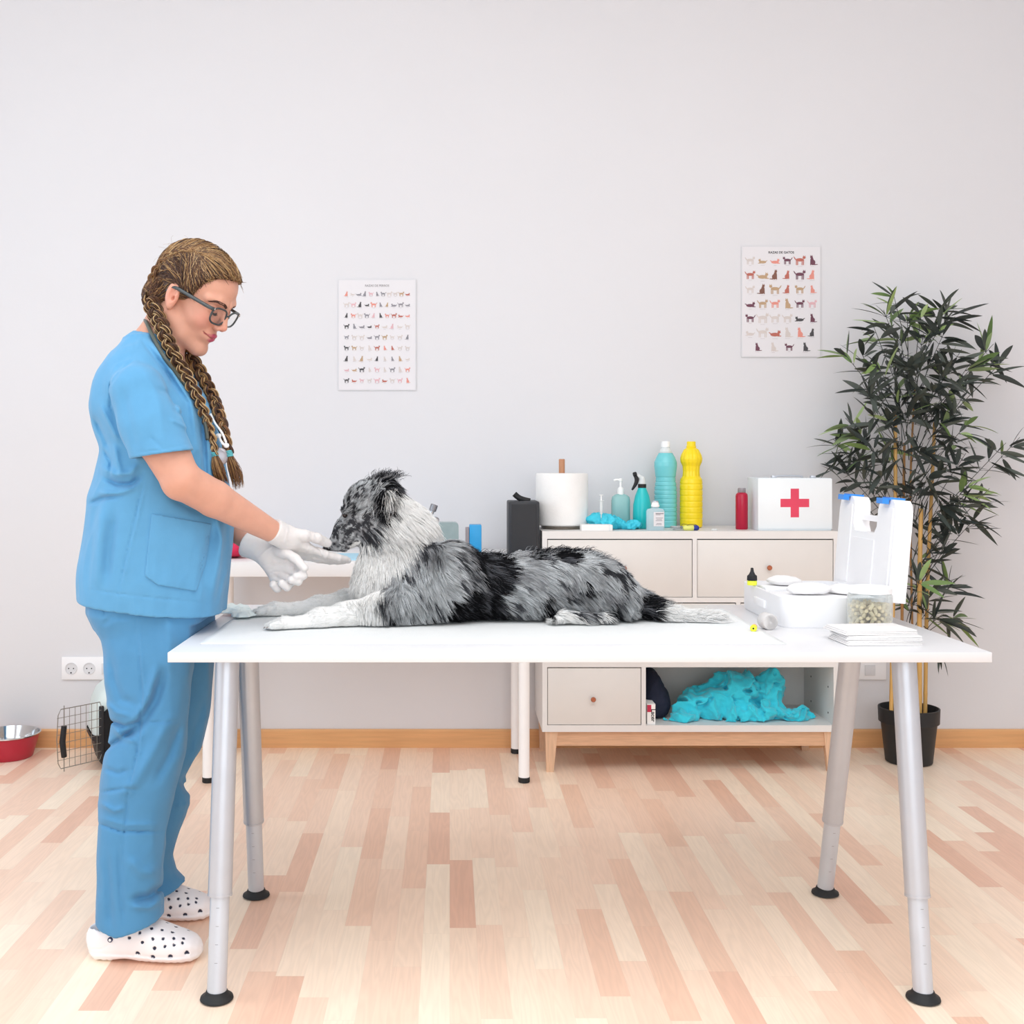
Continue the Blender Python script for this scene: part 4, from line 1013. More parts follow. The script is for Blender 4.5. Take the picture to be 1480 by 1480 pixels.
def body(P):
    q = toH(P); d = head(q)
    n = chain(P, [fromH([[-.028, 0, -.020]])[0], (fromH([[-.025, 0, -.045]])[0]+NB)/2, NB, NB+np.array([0, 0, -.05])], [.050, .049, .056, .075], .02)
    d = smin(d, n, .025)
    t = TOP(P)+.030
    t = smin(t, chain(P, [NB, SN+np.array([0, .03, .01])], [.045, .045]), .03); t = smin(t, chain(P, [NB, SFR+np.array([0, -.03, .01])], [.045, .045]), .03)
    t = smax(t, P[:, 2]-1.47, .02)
    d = smin(d, t, .03)
    return smin(d, arms(P), .02)
def skincol(V):
    q = toH(V); a = q.copy(); a[:, 1] = np.abs(a[:, 1]); C = np.tile(SKIN, (len(V), 1))
    inh = (np.linalg.norm(q, axis=1) < .16)
    def mixc(c, w_):
        nonlocal C
        w_ = (np.clip(w_, 0, 1)*inh)[:, None]; C = C*(1-w_)+np.array(lin(c))*w_
    mixc('dc8f7f', .55*np.exp(-(((a[:, 0]-.085)/.03)**2+((a[:, 1]-.042)/.024)**2+((a[:, 2]+.012)/.026)**2)))
    mixc('d98f7e', .5*np.exp(-(((a[:, 0]-.118)/.014)**2+((a[:, 1])/.014)**2+((a[:, 2]+.014)/.012)**2)))
    mixc('d68a78', .5*np.exp(-(((a[:, 1]-.080)/.012)**2+((a[:, 0])/.03)**2+((a[:, 2])/.03)**2)))
    lip = np.minimum(chain(a, [(.1010, .001, -.0405), (.0985, .011, -.0412), (.0895, .0245, -.0415)], [.0056, .0050, .0024]), chain(a, [(.0995, .001, -.0505), (.0965, .010, -.0500), (.0885, .0220, -.0435)], [.0066, .0058, .0024]))
    mixc('b04a62', np.clip((.0014-lip)/.0012, 0, 1))
    mixc('8a4a3e', .9*np.clip((.0016-chain(a, [(.1075, 0, -.0455), (.1030, .010, -.0455), (.0930, .0255, -.0410), (.0885, .0295, -.0385)], [.0008]*4))/.0012, 0, 1))
    mixc('c08672', .5*np.exp(-(((a[:, 0]-.09)/.02)**2+((a[:, 1]-.031)/.018)**2+((a[:, 2]-.024)/.012)**2)))   # lids
    return C
lo = (-.87, 2.50, 1.02); hi = (-.36, 2.99, 1.68)
V1 = nets(lambda P: body(P), (-.90, 2.46, .84), (-.34, 3.0, 1.69), .0034, slack=1.6)
# the head again at a finer grid, replacing the coarse head: one continuous surface is kept by refining positions
def refine(f, V, it=2, eps=.0006):
    for _ in range(it):
        d = f(V); g = np.stack([f(V+e)-f(V-e) for e in np.eye(3)*eps], 1)/(2*eps)
        V = V-(d/np.maximum((g*g).sum(1), .05))[:, None]*g*.9
    return V
def subdivide(V, Q, sel):
    """split the selected quads' whole neighbourhood once: every quad into four (uniform), only used on the head patch"""
    e = np.sort(np.concatenate([Q[:, [0, 1]], Q[:, [1, 2]], Q[:, [2, 3]], Q[:, [3, 0]]]), 1)
    key = e[:, 0]*len(V)+e[:, 1]; uk, inv = np.unique(key, return_inverse=True)
    ev = (V[uk//len(V)]+V[uk % len(V)])/2; fv = V[Q].mean(1)
    n = len(Q); E = inv.reshape(4, n).T+len(V); Fc = np.arange(n)+len(V)+len(uk)
    V2 = np.concatenate([V, ev, fv])
    Q2 = np.concatenate([np.stack([Q[:, i], E[:, i], Fc, E[:, (i+3) % 4]], 1) for i in range(4)])
    return V2, Q2
Vb, Qb = V1
cen = toH(Vb[Qb].mean(1)); hs = (np.linalg.norm(cen-np.array([.02, 0, 0]), axis=1) < .135)
# grow a fine head patch and weld it to the rest: the rim keeps the coarse positions at its old corners
Vh, Qh = subdivide(Vb, Qb[hs], None)
used = np.zeros(len(Vh), bool); used[Qh.ravel()] = True
edges = np.sort(np.concatenate([Qh[:, [i, (i+1) % 4]] for i in range(4)]), 1); uk, ct = np.unique(edges[:, 0]*len(Vh)+edges[:, 1], return_counts=True)
rim = np.zeros(len(Vh), bool); bd = uk[ct == 1]; rim[bd//len(Vh)] = True; rim[bd % len(Vh)] = True
mv = used & ~rim
Vh2 = Vh.copy(); Vh2[mv] = refine(lambda P: body(P), relax(Vh, Qh, 1)[mv], 2)
Vh2 = np.where(mv[:, None], Vh2, Vh)
Vsub, Qsub = subdivide(Vh2, Qh, None)
edges = np.sort(np.concatenate([Qsub[:, [i, (i+1) % 4]] for i in range(4)]), 1); uk, ct = np.unique(edges[:, 0]*len(Vsub)+edges[:, 1], return_counts=True)
rim = np.zeros(len(Vsub), bool); bd = uk[ct == 1]; rim[bd//len(Vsub)] = True; rim[bd % len(Vsub)] = True
used = np.zeros(len(Vsub), bool); used[Qsub.ravel()] = True; mv = used & ~rim
Vs = Vsub.copy(); Vs[mv] = refine(lambda P: body(P), relax(Vsub, Qsub, 2, .6)[mv], 2); Vs = np.where(mv[:, None], Vs, Vsub)
Qall = np.concatenate([Qb[~hs], Qsub])
keep = np.unique(Qall); mp_ = -np.ones(len(Vs), int); mp_[keep] = np.arange(len(keep)); Vs = Vs[keep]; Qall = mp_[Qall]
bo = link('body', npmesh('body', Vs, Qall, skincol(Vs)), m_skin, per, world=True)

# brows, lashes
m_brow = mat('brow_hair', '4a3028', .8)
rs = np.random.RandomState(3); S = []
for sg in (-1, 1):
    base = pathpts([(.0985, .009, .0350), (.0965, .020, .0400), (.0890, .036, .0415), (.0760, .050, .0350)], 12)
    for k in range(330):
        t = rs.rand(); p = base[int(t*(len(base)-1))]+np.array([0, 0, rs.uniform(-.0030, .0030)*(1-.6*t)])
        dr = np.array([-.15-.8*t, .9, .45-.7*t]); dr /= np.linalg.norm(dr); L_ = rs.uniform(.004, .007)
        pts = np.array([p, p+dr*L_*.5+np.array([.0006, 0, 0]), p+dr*L_]); pts[:, 1] *= sg; S.append(pts)
S = np.array(S); sh_ = S.shape; F_ = fromH(S.reshape(-1, 3)); d_ = body(F_)
g_ = np.stack([body(F_+e)-body(F_-e) for e in np.eye(3)*.001], 1)/.002
F_ = F_-(d_-.0006)[:, None]*g_
br = link('eyebrow', strand_mesh('eyebrow', F_.reshape(sh_), [.0006, .0005, .00015], np.tile(lin('4a3028'), (len(S), 1))), mat('brow_strands', rough=.8, attr='Col'), per, world=True)
for sg in (-1, 1):
    bm = BM(); lp = pathpts([(.0905, .018, .0135), (.0935, .025, .0110), (.0940, .033, .0102), (.0905, .041, .0120)], 6); lp[:, 1] *= sg; lw = fromH(lp)
    for _ in range(3): lw = lw-(body(lw)-.0005)[:, None]*np.stack([body(lw+e)-body(lw-e) for e in np.eye(3)*.001], 1)/.002
    lp = toH(lw)
    tube(bm, fromH(lp), [.0006]*len(lp), 6)
    for k in range(0, len(lp), 1):
        p = lp[k]; q = p+np.array([.0055, .0015*sg, -.0045]); tube(bm, fromH(np.array([p, (p+q)/2+np.array([.001, 0, -.001]), q])), [.0004, .0003, .0001], 4)
    obj('eyelashes', bm, mat('lash_black', '1c1414', .7), per, world=True, smooth=True)

# ---- scrub top
def line_side(P, a, b):
    """signed distance in the side view below the line a-b (pixels at depth YC)"""
    A, B = W(*a, YC), W(*b, YC); dx, dz = B.x-A.x, B.z-A.z; L_ = math.hypot(dx, dz)
    return ((P[:, 0]-A.x)*dz-(P[:, 2]-A.z)*dx)/L_
def near(P, y=2.72, w_=.03): return 1/(1+np.exp((P[:, 1]-y)/w_*2))
SH0, SH1 = np3(197, 566, 2.572), np3(235, 662, 2.548)
FH0, FH1 = np3(212, 566, 2.903), np3(258, 660, 2.92)
def sleeve(P, a, b, g=0):
    return chain(P, [a, a+(b-a)*.5, b+(b-a)*.15], [.0625+g, .0665+g, .0700+g], .02)
def top(P):
    u, v = proj(P)
    t = TOP(P)
    t = smin(t, chain(P, [NB+np.array([-.012, 0, .004]), SN+np.array([.0, .02, .016])], [.052, .050], .01), .04)
    t = smin(t, chain(P, [NB+np.array([-.012, 0, .004]), SFR+np.array([.0, -.02, .016])], [.052, .050], .01), .04)
    # folds on the near side
    m = near(P)
    for pts, w_, dp in (([(214, 490), (243, 528), (276, 580), (286, 650)], 5, -.006), ([(205, 492), (232, 526), (262, 572)], 4, .004), ([(240, 505), (266, 545), (292, 590), (300, 640), (303, 700)], 4, -.005),
                        ([(303, 590), (309, 650), (311, 720), (309, 760)], 2.0, .006), ([(316, 600), (321, 660), (322, 720)], 4, -.004), ([(290, 600), (296, 660), (297, 705)], 5, .006),
                        ([(150, 690), (170, 700), (190, 700), (206, 684)], 4.5, .010), ([(148, 676), (168, 686), (188, 684), (200, 672)], 5, -.008), ([(165, 640), (170, 668), (176, 690)], 5, -.006),
                        ([(140, 712), (170, 714), (200, 702)], 5, -.006), ([(128, 728), (152, 719), (180, 716)], 3.5, .006), ([(150, 650), (160, 668), (158, 690)], 3, .005),
                        ([(209, 690), (194, 754), (181, 810), (170, 862)], 1.5, .0026), ([(213, 690), (198, 754), (185, 810), (174, 862)], 2.2, -.0018),
                        ([(135, 600), (150, 630), (158, 650)], 5, .006), ([(145, 585), (160, 615), (172, 640)], 5, -.006),
                        ([(310, 760), (300, 800), (290, 850)], 9, .007), ([(322, 770), (315, 820), (305, 868)], 7, -.005), ([(240, 700), (260, 725), (290, 742)], 9, .006),
                        ([(150, 730), (145, 780), (138, 850)], 9, -.005), ([(168, 735), (160, 790), (153, 850)], 8, .005), ([(300, 720), (312, 745), (322, 790)], 6, -.005),
                        ([(122, 851), (170, 858), (220, 864), (320, 874)], 1.4, .0014)):
        t = crease(t, u, v, pts, w_*.85, dp*1.5, m)
    Q = P*np.array([1, 1, .45])
    t = t+0.012*fbm(Q, 11, 2, 4)+.009*np.abs(fbm(Q+.02*fbm(P, 9, 1, 2)[:, None], 22, 2, 9))
    # neckline
    t = smax(t, -chain(P, [np3(214, 470, 2.74), np3(232, 478, 2.74), np3(262, 500, 2.74), np3(300, 545, 2.74)], [.047, .055, .05, .03], .02), .004)
    # sleeves
    s1 = sleeve(P, SH0, SH1); um, vm = u, v
    for pts, w_, dp in (([(200, 525), (222, 560), (232, 600), (238, 650)], 9, -.004), ([(250, 590), (262, 600), (272, 612)], 3, .003), ([(245, 606), (260, 612), (275, 622)], 3, -.003), ([(225, 560), (245, 570), (255, 590)], 4, .003),
                        ([(215, 630), (225, 640), (240, 650)], 4, .002), ([(178, 560), (186, 600), (196, 650)], 7, .003), ([(191, 655), (235, 650), (278, 641)], 1.5, .0014), ([(240, 540), (258, 580), (268, 620)], 4, -.003)):
        s1 = crease(s1, u, v, pts, w_*.9, dp*1.4, m)
    s1 = s1+.007*fbm(Q, 16, 2, 14)+.004*np.abs(fbm(Q, 28, 2, 19))
    s2 = sleeve(P, FH0, FH1)+.003*fbm(Q, 16, 2, 15)
    ax = (SH1-SH0)/np.linalg.norm(SH1-SH0); ax2 = (FH1-FH0)/np.linalg.norm(FH1-FH0)
    A, B = np3(189, 664, 2.55), np3(281, 650, 2.55); nrm = np.array([-(B[2]-A[2]), 0, B[0]-A[0]]); nrm = -nrm/np.linalg.norm(nrm)
    c1 = (P-A) @ nrm; c2 = (P-FH1) @ ax2
    def hollow(s, c, a, b, g):
        s = smax(s, c, .002)
        return smax(s, -smax(sleeve(P, a, b, -.009), -(c+.028), .002), .002)
    s1 = hollow(s1, c1, SH0, SH1, 0); s2 = hollow(s2, c2, FH0, FH1, 0)
    t = crease(t, u, v, [(193, 521), (174, 537), (160, 556), (160, 588), (168, 612)], 1.6, .004, m)
    t = smin(t, s1, .012); t = smin(t, s2, .012)
    t = crease(t, u, v, [(193, 520), (174, 536), (160, 556), (159, 588), (167, 612)], 1.6, .0022, m)
    t = crease(t, u, v, [(199, 480), (195, 500), (192, 521)], 1.4, .0016, m)
    # hem cut and the hollow under it
    hc = line_side(P, (122, 863), (325, 886))
    t = smax(t, hc, .002)
    t = smax(t, -smax(TOP(P, grow=-.012), -(hc+.018), .002), .002)
    return t
tp = sdf_obj('scrub_top', top, (-.94, 2.44, .755), (-.42, 3.02, 1.47), .0033, m_scrub, per, rel=1, slack=1.9)
# chest pocket low on the near side
pp = np.array([(219, 742), (306, 757), (297, 815), (284, 855), (228, 846), (209, 832)], float)
def inpoly(u, v, poly):
    d = np.full(len(u), -1e9)
    for i in range(len(poly)):
        a, b = poly[i], poly[(i+1) % len(poly)]; n_ = np.array([b[1]-a[1], -(b[0]-a[0])]); n_ = n_/np.hypot(*n_)
        d = np.maximum(d, (u-a[0])*n_[0]+(v-a[1])*n_[1])
    return d
def pocket(P):
    u, v = proj(P); t = top(P); d = np.abs(t-.0016)-.0026
    return np.maximum(np.maximum(d, inpoly(u, v, pp)*.0016), P[:, 1]-2.70)
sdf_obj('pocket', pocket, (-.76, 2.49, .80), (-.50, 2.72, 1.02), .0026, m_scrub, tp, slack=2)

# ---- trousers
def lrow(v, u0, u1, Y, ry): 
    a, b = W(u0, v, Y), W(u1, v, Y); return (a.z, (a.x+b.x)/2, Y, (b.x-a.x)/2, ry)
LN = Loft([lrow(*r) for r in ((868, 132, 296, 2.665, .088), (885, 134, 291, 2.66, .09), (905, 146, 286, 2.66, .09), (940, 151, 282, 2.655, .088), (985, 150, 277, 2.65, .084), (1020, 156, 274, 2.645, .08), (1042, 162, 272, 2.64, .078),
    (1062, 158, 271, 2.64, .077), (1095, 149, 269, 2.635, .076), (1130, 143, 260, 2.63, .074), (1165, 142, 250, 2.63, .072), (1202, 141, 241, 2.625, .070), (1256, 140, 236, 2.62, .070), (1300, 140, 236, 2.62, .073), (1360, 142, 237, 2.62, .078))], sm=1, p=2.2)
LF = Loft([lrow(*r) for r in ((868, 180, 321, 2.84, .088), (900, 178, 316, 2.86, .088), (959, 176, 310, 2.865, .086), (1033, 176, 302, 2.855, .080), (1083, 172, 291, 2.845, .077), (1124, 162, 268, 2.825, .074), (1150, 160, 275, 2.83, .074),
    (1170, 160, 271, 2.83, .072), (1200, 161, 261, 2.83, .070), (1240, 162, 251, 2.835, .070), (1262, 162, 256, 2.835, .072), (1284, 161, 276, 2.835, .078), (1330, 161, 284, 2.835, .08))], sm=1, p=2.2)
PEL = Loft([row(*r) for r in ((800, 140, 300, .155), (850, 134, 306, .165), (880, 131, 305, .168), (905, 140, 296, .150), (925, 160, 285, .11))], p=2.2)
def trous(P):
    u, v = proj(P); m = near(P, 2.70)
    a = LN(P); 
    for pts, w_, dp in (([(196, 880), (200, 940), (205, 1000), (203, 1045), (198, 1090), (186, 1140), (180, 1200), (178, 1270), (186, 1340)], 1.5, .003), ([(200, 880), (204, 940), (209, 1000), (207, 1045), (202, 1090), (190, 1140)], 2.2, -.002),
                        ([(149, 905), (160, 892), (190, 892)], 4, .006), ([(240, 960), (225, 1010), (200, 1050), (170, 1075)], 9, .013), ([(250, 1030), (225, 1080), (195, 1130), (170, 1150)], 10, -.008), ([(262, 1040), (245, 1090), (225, 1130)], 8, .008),
                        ([(228, 960), (212, 1015), (190, 1048)], 7, -.008), ([(160, 1042), (180, 1050), (205, 1042)], 3.5, .008), ([(165, 1052), (178, 1066), (196, 1072)], 4, -.006), ([(150, 1085), (170, 1070), (200, 1052)], 4, .006),
                        ([(205, 1045), (235, 1043), (258, 1043)], 1.6, .003), ([(145, 1145), (178, 1140), (200, 1142)], 2.5, .004), ([(144, 1160), (165, 1172), (180, 1168)], 4, -.005), ([(141, 1190), (175, 1202), (236, 1202)], 2, .005), ([(145, 1182), (180, 1192), (230, 1192)], 3.5, -.003),
                        ([(190, 1300), (215, 1296), (236, 1280)], 7, .010), ([(185, 1240), (205, 1260), (230, 1262)], 9, -.006), ([(190, 1310), (215, 1312), (235, 1300)], 5, -.006), ([(160, 940), (165, 980), (175, 1010), (200, 1020)], 7, .005), ([(152, 1015), (168, 1030), (190, 1035)], 4, -.004),
                        ([(172, 1220), (174, 1280), (180, 1340)], 4, .004), ([(155, 1230), (158, 1300), (160, 1345)], 6, .004), ([(241, 890), (246, 930), (240, 990)], 9, -.005), ([(150, 1110), (170, 1118), (188, 1112)], 4, .004)):
        a = crease(a, u, v, pts, w_*.85, dp*1.4, m)
    b = LF(P); mf = 1-near(P, 2.745, .02)
    for pts, w_, dp in (([(262, 1128), (270, 1140), (282, 1146)], 4, .008), ([(255, 1160), (262, 1165), (276, 1160)], 4, -.004), ([(300, 1000), (280, 1060), (268, 1100)], 6, .005), ([(250, 1262), (262, 1272), (276, 1278)], 4, -.003)):
        b = crease(b, u, v, pts, w_, dp, mf)
    Q = P*np.array([1, 1, .5])
    nz = 0.008*fbm(Q, 10, 2, 33)+.006*np.abs(fbm(Q, 20, 2, 37))
    d = np.minimum(a, b)
    d = smin(d, PEL(P), .02)+nz
    d = crease(d, u, v, [(152, 868), (150, 892)], 1.6, .004, m)
    ca = .043+.018*((P[:, 0]+.795)/.04*0)+.0*P[:, 0]
    # near hem dips over the heel and rises at the instep; far hem slants up towards the toe
    zn = np.interp(P[:, 0], [-.81, -.745, -.65], [.090, .071, .098]); zf = np.interp(P[:, 0], [-.84, -.72, -.63], [.060, .066, .104])
    z = np.where(P[:, 1] < 2.735, zn, zf)
    d = smax(d, z-P[:, 2], .002)
    inn = np.minimum(LN(P, grow=-.013), LF(P, grow=-.013))
    d = smax(d, -smax(inn, P[:, 2]-(z+.018), .002), .002)
    # keep the two legs apart below the knee
    d = smax(d, np.minimum(P[:, 0]+.595, .757-P[:, 2]), .004)
    return smax(d, P[:, 2]-.86, .01)
sdf_obj('trousers', trous, (-.93, 2.52, .03), (-.50, 2.96, .88), .0036, m_trous, per, slack=2.0)

# ---- clogs
m_clog = mat('clog_foam', rough=.45, attr='Col', var=.01)
CL = Loft([(-.004, 0, .045, .006, .010), (.004, 0, .045, .022, .028), (.02, 0, .043, .033, .042), (.06, 0, .044, .037, .044), (.10, 0, .049, .041, .047), (.13, 0, .047, .045, .046), (.16, 0, .041, .049, .040), (.19, 0, .035, .050, .034), (.22, 0, .030, .046, .029), (.243, 0, .027, .036, .024), (.256, 0, .025, .022, .016), (.262, 0, .024, .008, .006)], axis=0, sm=1, p=2.5)
HX = -.826
HOLEPX = ((220.5, 1340), (235.7, 1342), (250.8, 1345), (188, 1355), (207, 1361.5), (222.4, 1356), (237.6, 1354.7), (253, 1354), (225, 1369.7), (240, 1366.5), (253.5, 1363.8), (266, 1360.5), (203, 1347), (267, 1353.8))
SLOTPX = ((200, 1378), (222, 1383), (248, 1382), (272, 1376))
def clogf(P, carve=True):
    d = CL(P)
    sole = smax(CL(P, grow=.003), P[:, 2]-.020, .004); d = smin(d, sole, .002)
    d = smax(d, -P[:, 2], .002)
    d = smax(d, -ell(P, (.093, 0, -.006), (.030, .08, .013)), .01)
    d = smax(d, -ell(P, (.052, 0, .085), (.050, .029, .046)), .006)
    a = np.abs(P[:, 1])
    # heel strap: a raised band with a round rivet
    d = crease(d, P[:, 0]*1000, P[:, 2]*1000, [(6, 30), (40, 33), (72, 52)], 2.2, .0012)
    if carve:
        for c in HOLES:
            for s in (1, -1):
                r_ = np.linalg.norm(P-c*np.array([1, s, 1]), axis=1); d = d+.004*np.clip((.0046-r_)/.0012, 0, 1)
        for c in SLOTS:
            for s in (1, -1):
                r_ = np.maximum(np.linalg.norm(P-c*np.array([1, s, 1]), axis=1), (c[2]-.002-P[:, 2])*3); d = d+.004*np.clip((.0066-r_)/.0012, 0, 1)
    d = d+.0012*(np.cos(P[:, 0]*380) > .2)*(P[:, 2] < .006)
    return d
def clogcol(V):
    w_ = np.tile(lin('f1eef0'), (len(V), 1)); k = np.zeros(len(V), bool)
    for s in (1, -1):
        for c in HOLES: k |= np.linalg.norm(V-c*np.array([1, s, 1]), axis=1) < .0042
        for c in SLOTS: k |= (np.linalg.norm(V-c*np.array([1, s, 1]), axis=1) < .0060) & (V[:, 2] > c[2]-.0024)
    w_[k] = lin('20263e'); return w_
def onclog(u, v):
    ys = np.linspace(2.54, 2.70, 640); P = np.array([list(W(u, v, y)) for y in ys])-np.array([HX, 2.622, 0]); d = clogf(P, False)
    k = np.argmax(d < .0005); return P[k] if d[k] < .0005 else np.array([9., 9, 9])
HOLES = [onclog(*h) for h in HOLEPX]; SLOTS = [onclog(*h) for h in SLOTPX]
Vc, Qc = nets(lambda P: clogf(P), (-.012, -.06, -.006), (.272, .06, .105), .0022, slack=2)
Vc = relax(Vc, Qc, 1, .3); me = npmesh('clog', Vc, Qc, clogcol(Vc))
for i, (x, y, rz) in enumerate(((HX, 2.622, -.03), (-.850, 2.845, .03))):
    o = link('clog', me if i == 0 else me.copy(), m_clog if i == 0 else [], per)
    o.location = (x-per.location.x, y-per.location.y, 0); o.rotation_euler = (0, 0, rz)
    bm = BM(); 
    for s in (-1, 1): lathe(bm, [(.0058, 0), (.0058, .003), (.0045, .0042)], (.062, s*.0365, .056), 20, axis=(0, s, .0)); lathe(bm, [(.0032, .0042), (.0030, .0050)], (.062, s*.0365, .056), 16, axis=(0, s, 0), mi=1)
    q = obj('rivet', bm, [mat('rivet_navy', '2a3156', .4), m_white], o, auto=40)

# ---- gloves: each a palm, thumb and four fingers
def capsule_chain(P, pts, r0, r1, k=.004):
    n = len(pts); return chain(P, pts, [r0+(r1-r0)*i/(n-1) for i in range(n)], k)
def gloveR(P):
    wr = np3(399, 771, 2.727)
    kn = [np3(447, 792, 2.775), np3(447, 796, 2.792), np3(443, 800, 2.806), np3(437, 803, 2.815)]
    d = rcone(P, wr, np3(415, 778, 2.755), .0275, .029)
    for i, k_ in enumerate(kn): d = smin(d, rcone(P, np3(412+i, 776+3*i, 2.745+.008*i), k_, .019, .0125), .014)
    tips = [[(470, 801, 2.80), (489, 806, 2.825), (500, 808, 2.845)], [(473, 804, 2.82), (492, 809, 2.85), (503, 810, 2.865)], [(468, 807, 2.835), (487, 811, 2.87), (497, 811, 2.885)], [(460, 808, 2.845), (477, 811, 2.875), (485, 811, 2.885)]]
    for k_, t in zip(kn, tips):
        d = smin(d, capsule_chain(P, [k_]+[np3(*q) for q in t], .0112, .0082), .004)
    d = smin(d, capsule_chain(P, [np3(420, 772, 2.742), np3(440, 774, 2.752), np3(458, 778, 2.772), np3(473, 785, 2.80)], .0165, .0112), .005)   # thumb, along the top of the muzzle
    u, v = proj(P)
    for pts, w_, dp in (([(417, 763), (410, 790)], 1.6, -.0022), ([(446, 776), (450, 786), (463, 795), (467, 808)], 1.3, .0025), ([(462, 776), (464, 784)], 1, .0015), ([(469, 780), (470, 788)], 1, .0015), ([(448, 788), (446, 797)], 1.2, -.0015), ([(455, 772), (457, 782)], 1, .0012)):
        d = crease(d, u, v, pts, w_, dp)
    return d+.0022*np.abs(fbm(P, 70, 2, 3))
def cuff(P, a, b, r0, r1, seed):
    a, b = np.asarray(a), np.asarray(b); ax = (b-a)/np.linalg.norm(b-a); t = (P-a) @ ax
    d = rcone(P, a-ax*.03, b, r0, r1)
    d = d+.0022*fbm(P, 45, 2, seed); r0 = r0-.0002
    return smax(smax(d, -t, .001), -smax(rcone(P, a-ax*.03, b, r0-.0046, r1-.0046), t-.018, .001), .001)
def gl_r(P): return smin(gloveR(P), cuff(P, np3(394, 766, 2.72), np3(418, 779, 2.755), .0300, .0290, 7), .008)
def gloveL(P):
    wr = np3(376, 792, 2.79)
    kn = [np3(424, 812, 2.755), np3(420, 824, 2.758), np3(409, 832, 2.765), np3(397, 837, 2.775)]
    d = rcone(P, wr, np3(384, 798, 2.785), .026, .027)
    for i, k_ in enumerate(kn): d = smin(d, rcone(P, np3(388-i*1, 798+4*i, 2.780), k_, .0165, .0120), .016)
    tips = [[(436, 822, 2.742), (438, 832, 2.728), (428, 833, 2.722)], [(432, 832, 2.742), (431, 840, 2.728), (421, 838, 2.722)], [(420, 841, 2.748), (415, 848, 2.735), (407, 843, 2.728)], [(406, 844, 2.758), (401, 850, 2.745), (395, 845, 2.738)]]
    for k_, t in zip(kn, tips):
        d = smin(d, capsule_chain(P, [k_]+[np3(*q) for q in t], .0118, .0098), .0035)
    d = smin(d, capsule_chain(P, [np3(396, 796, 2.765), np3(412, 799, 2.745), np3(427, 808, 2.732), np3(440, 821, 2.722)], .0165, .0100), .008)    # thumb
    u, v = proj(P)
    for pts, w_, dp in (([(378, 816), (400, 815), (420, 812)], 1.3, .0022), ([(370, 810), (384, 796), (398, 786)], 1.4, -.0020), ([(410, 805), (418, 812), (428, 818)], 1.4, .0025), ([(425, 826), (426, 818)], 1, .002), ([(388, 830), (396, 826), (408, 826)], 1.2, .0015)):
        d = crease(d, u, v, pts, w_, dp)
    return d+.0022*np.abs(fbm(P, 70, 2, 13))
def gl_l(P): return smin(gloveL(P), cuff(P, np3(356, 786, 2.805), np3(388, 800, 2.782), .0345, .028, 17), .008)
sdf_obj('glove', gl_r, (-.445, 2.66, .86), (-.20, 2.94, 1.01), .0017, m_glove, per, slack=2)
sdf_obj('glove', gl_l, (-.53, 2.69, .80), (-.33, 2.86, .99), .0017, m_glove, per, slack=2)
# ---------------------------------------------------------------- hair
m_hair = mat('hair', rough=.42, attr='Col', var=.05, scale=90, spec=.4)
HC = np.array([lin(c) for c in ('38251c', '523829', '765337', 'a07c50', 'c2a477', '46302a', '63452f')])
BR = pathpts([(.022, -.048, .110), (-.010, -.055, .108), (-.040, -.062, .096), (-.068, -.064, .066), (-.080, -.064, .022), (-.070, -.066, -.015), (-.046, -.070, -.045)], 10)
def capf(q):
    a = q.copy(); a[:, 1] = np.abs(a[:, 1])
    d = ell(a, (-.010, 0, .048), (.104, .0805, .0945))
    d = smin(d, ell(a, (.030, 0, .068), (.066, .063, .056)), .02)
    d = smin(d, ell(a, (-.062, .02, -.025), (.038, .052, .045)), .02)
    b = np.interp(a[:, 2], [-.08, -.05, -.012, .004, .012, .030, .060, .085, .100, .112], [-.035, -.028, -.018, .020, .030, .036, .046, .060, .080, .2])
    d = smax(d, (a[:, 0]-b)*.75, .008)
    al = np.arctan2(a[:, 1], a[:, 2]-.02)
    fl = np.sin(al*70+3*fbm(q, 25, 2, 6))*np.clip((q[:, 0]+.03)/.05, 0, 1)+np.sin(q[:, 0]*420+a[:, 2]*160+3*fbm(q, 25, 2, 6))*np.clip(-(q[:, 0])/.04, 0, 1)
    return d+.0007*fl
def capcol(V):
    q = toH(V); n = fbm(q*np.array([.6, 1.6, 1.6]), 55, 2, 8); k = np.clip(n*1.6+.35, 0, 1)[:, None]
    return np.array(lin('3d271b'))*(1-k)+np.array(lin('5e4028'))*k
hp = sdf_obj('hair', lambda P: capf(toH(P)), tuple(HO-np.array([.15, .13, .13])), tuple(HO+np.array([.18, .13, .17])), .0030, m_hair, per, colorf=capcol, slack=1.8)
rs = np.random.RandomState(11)
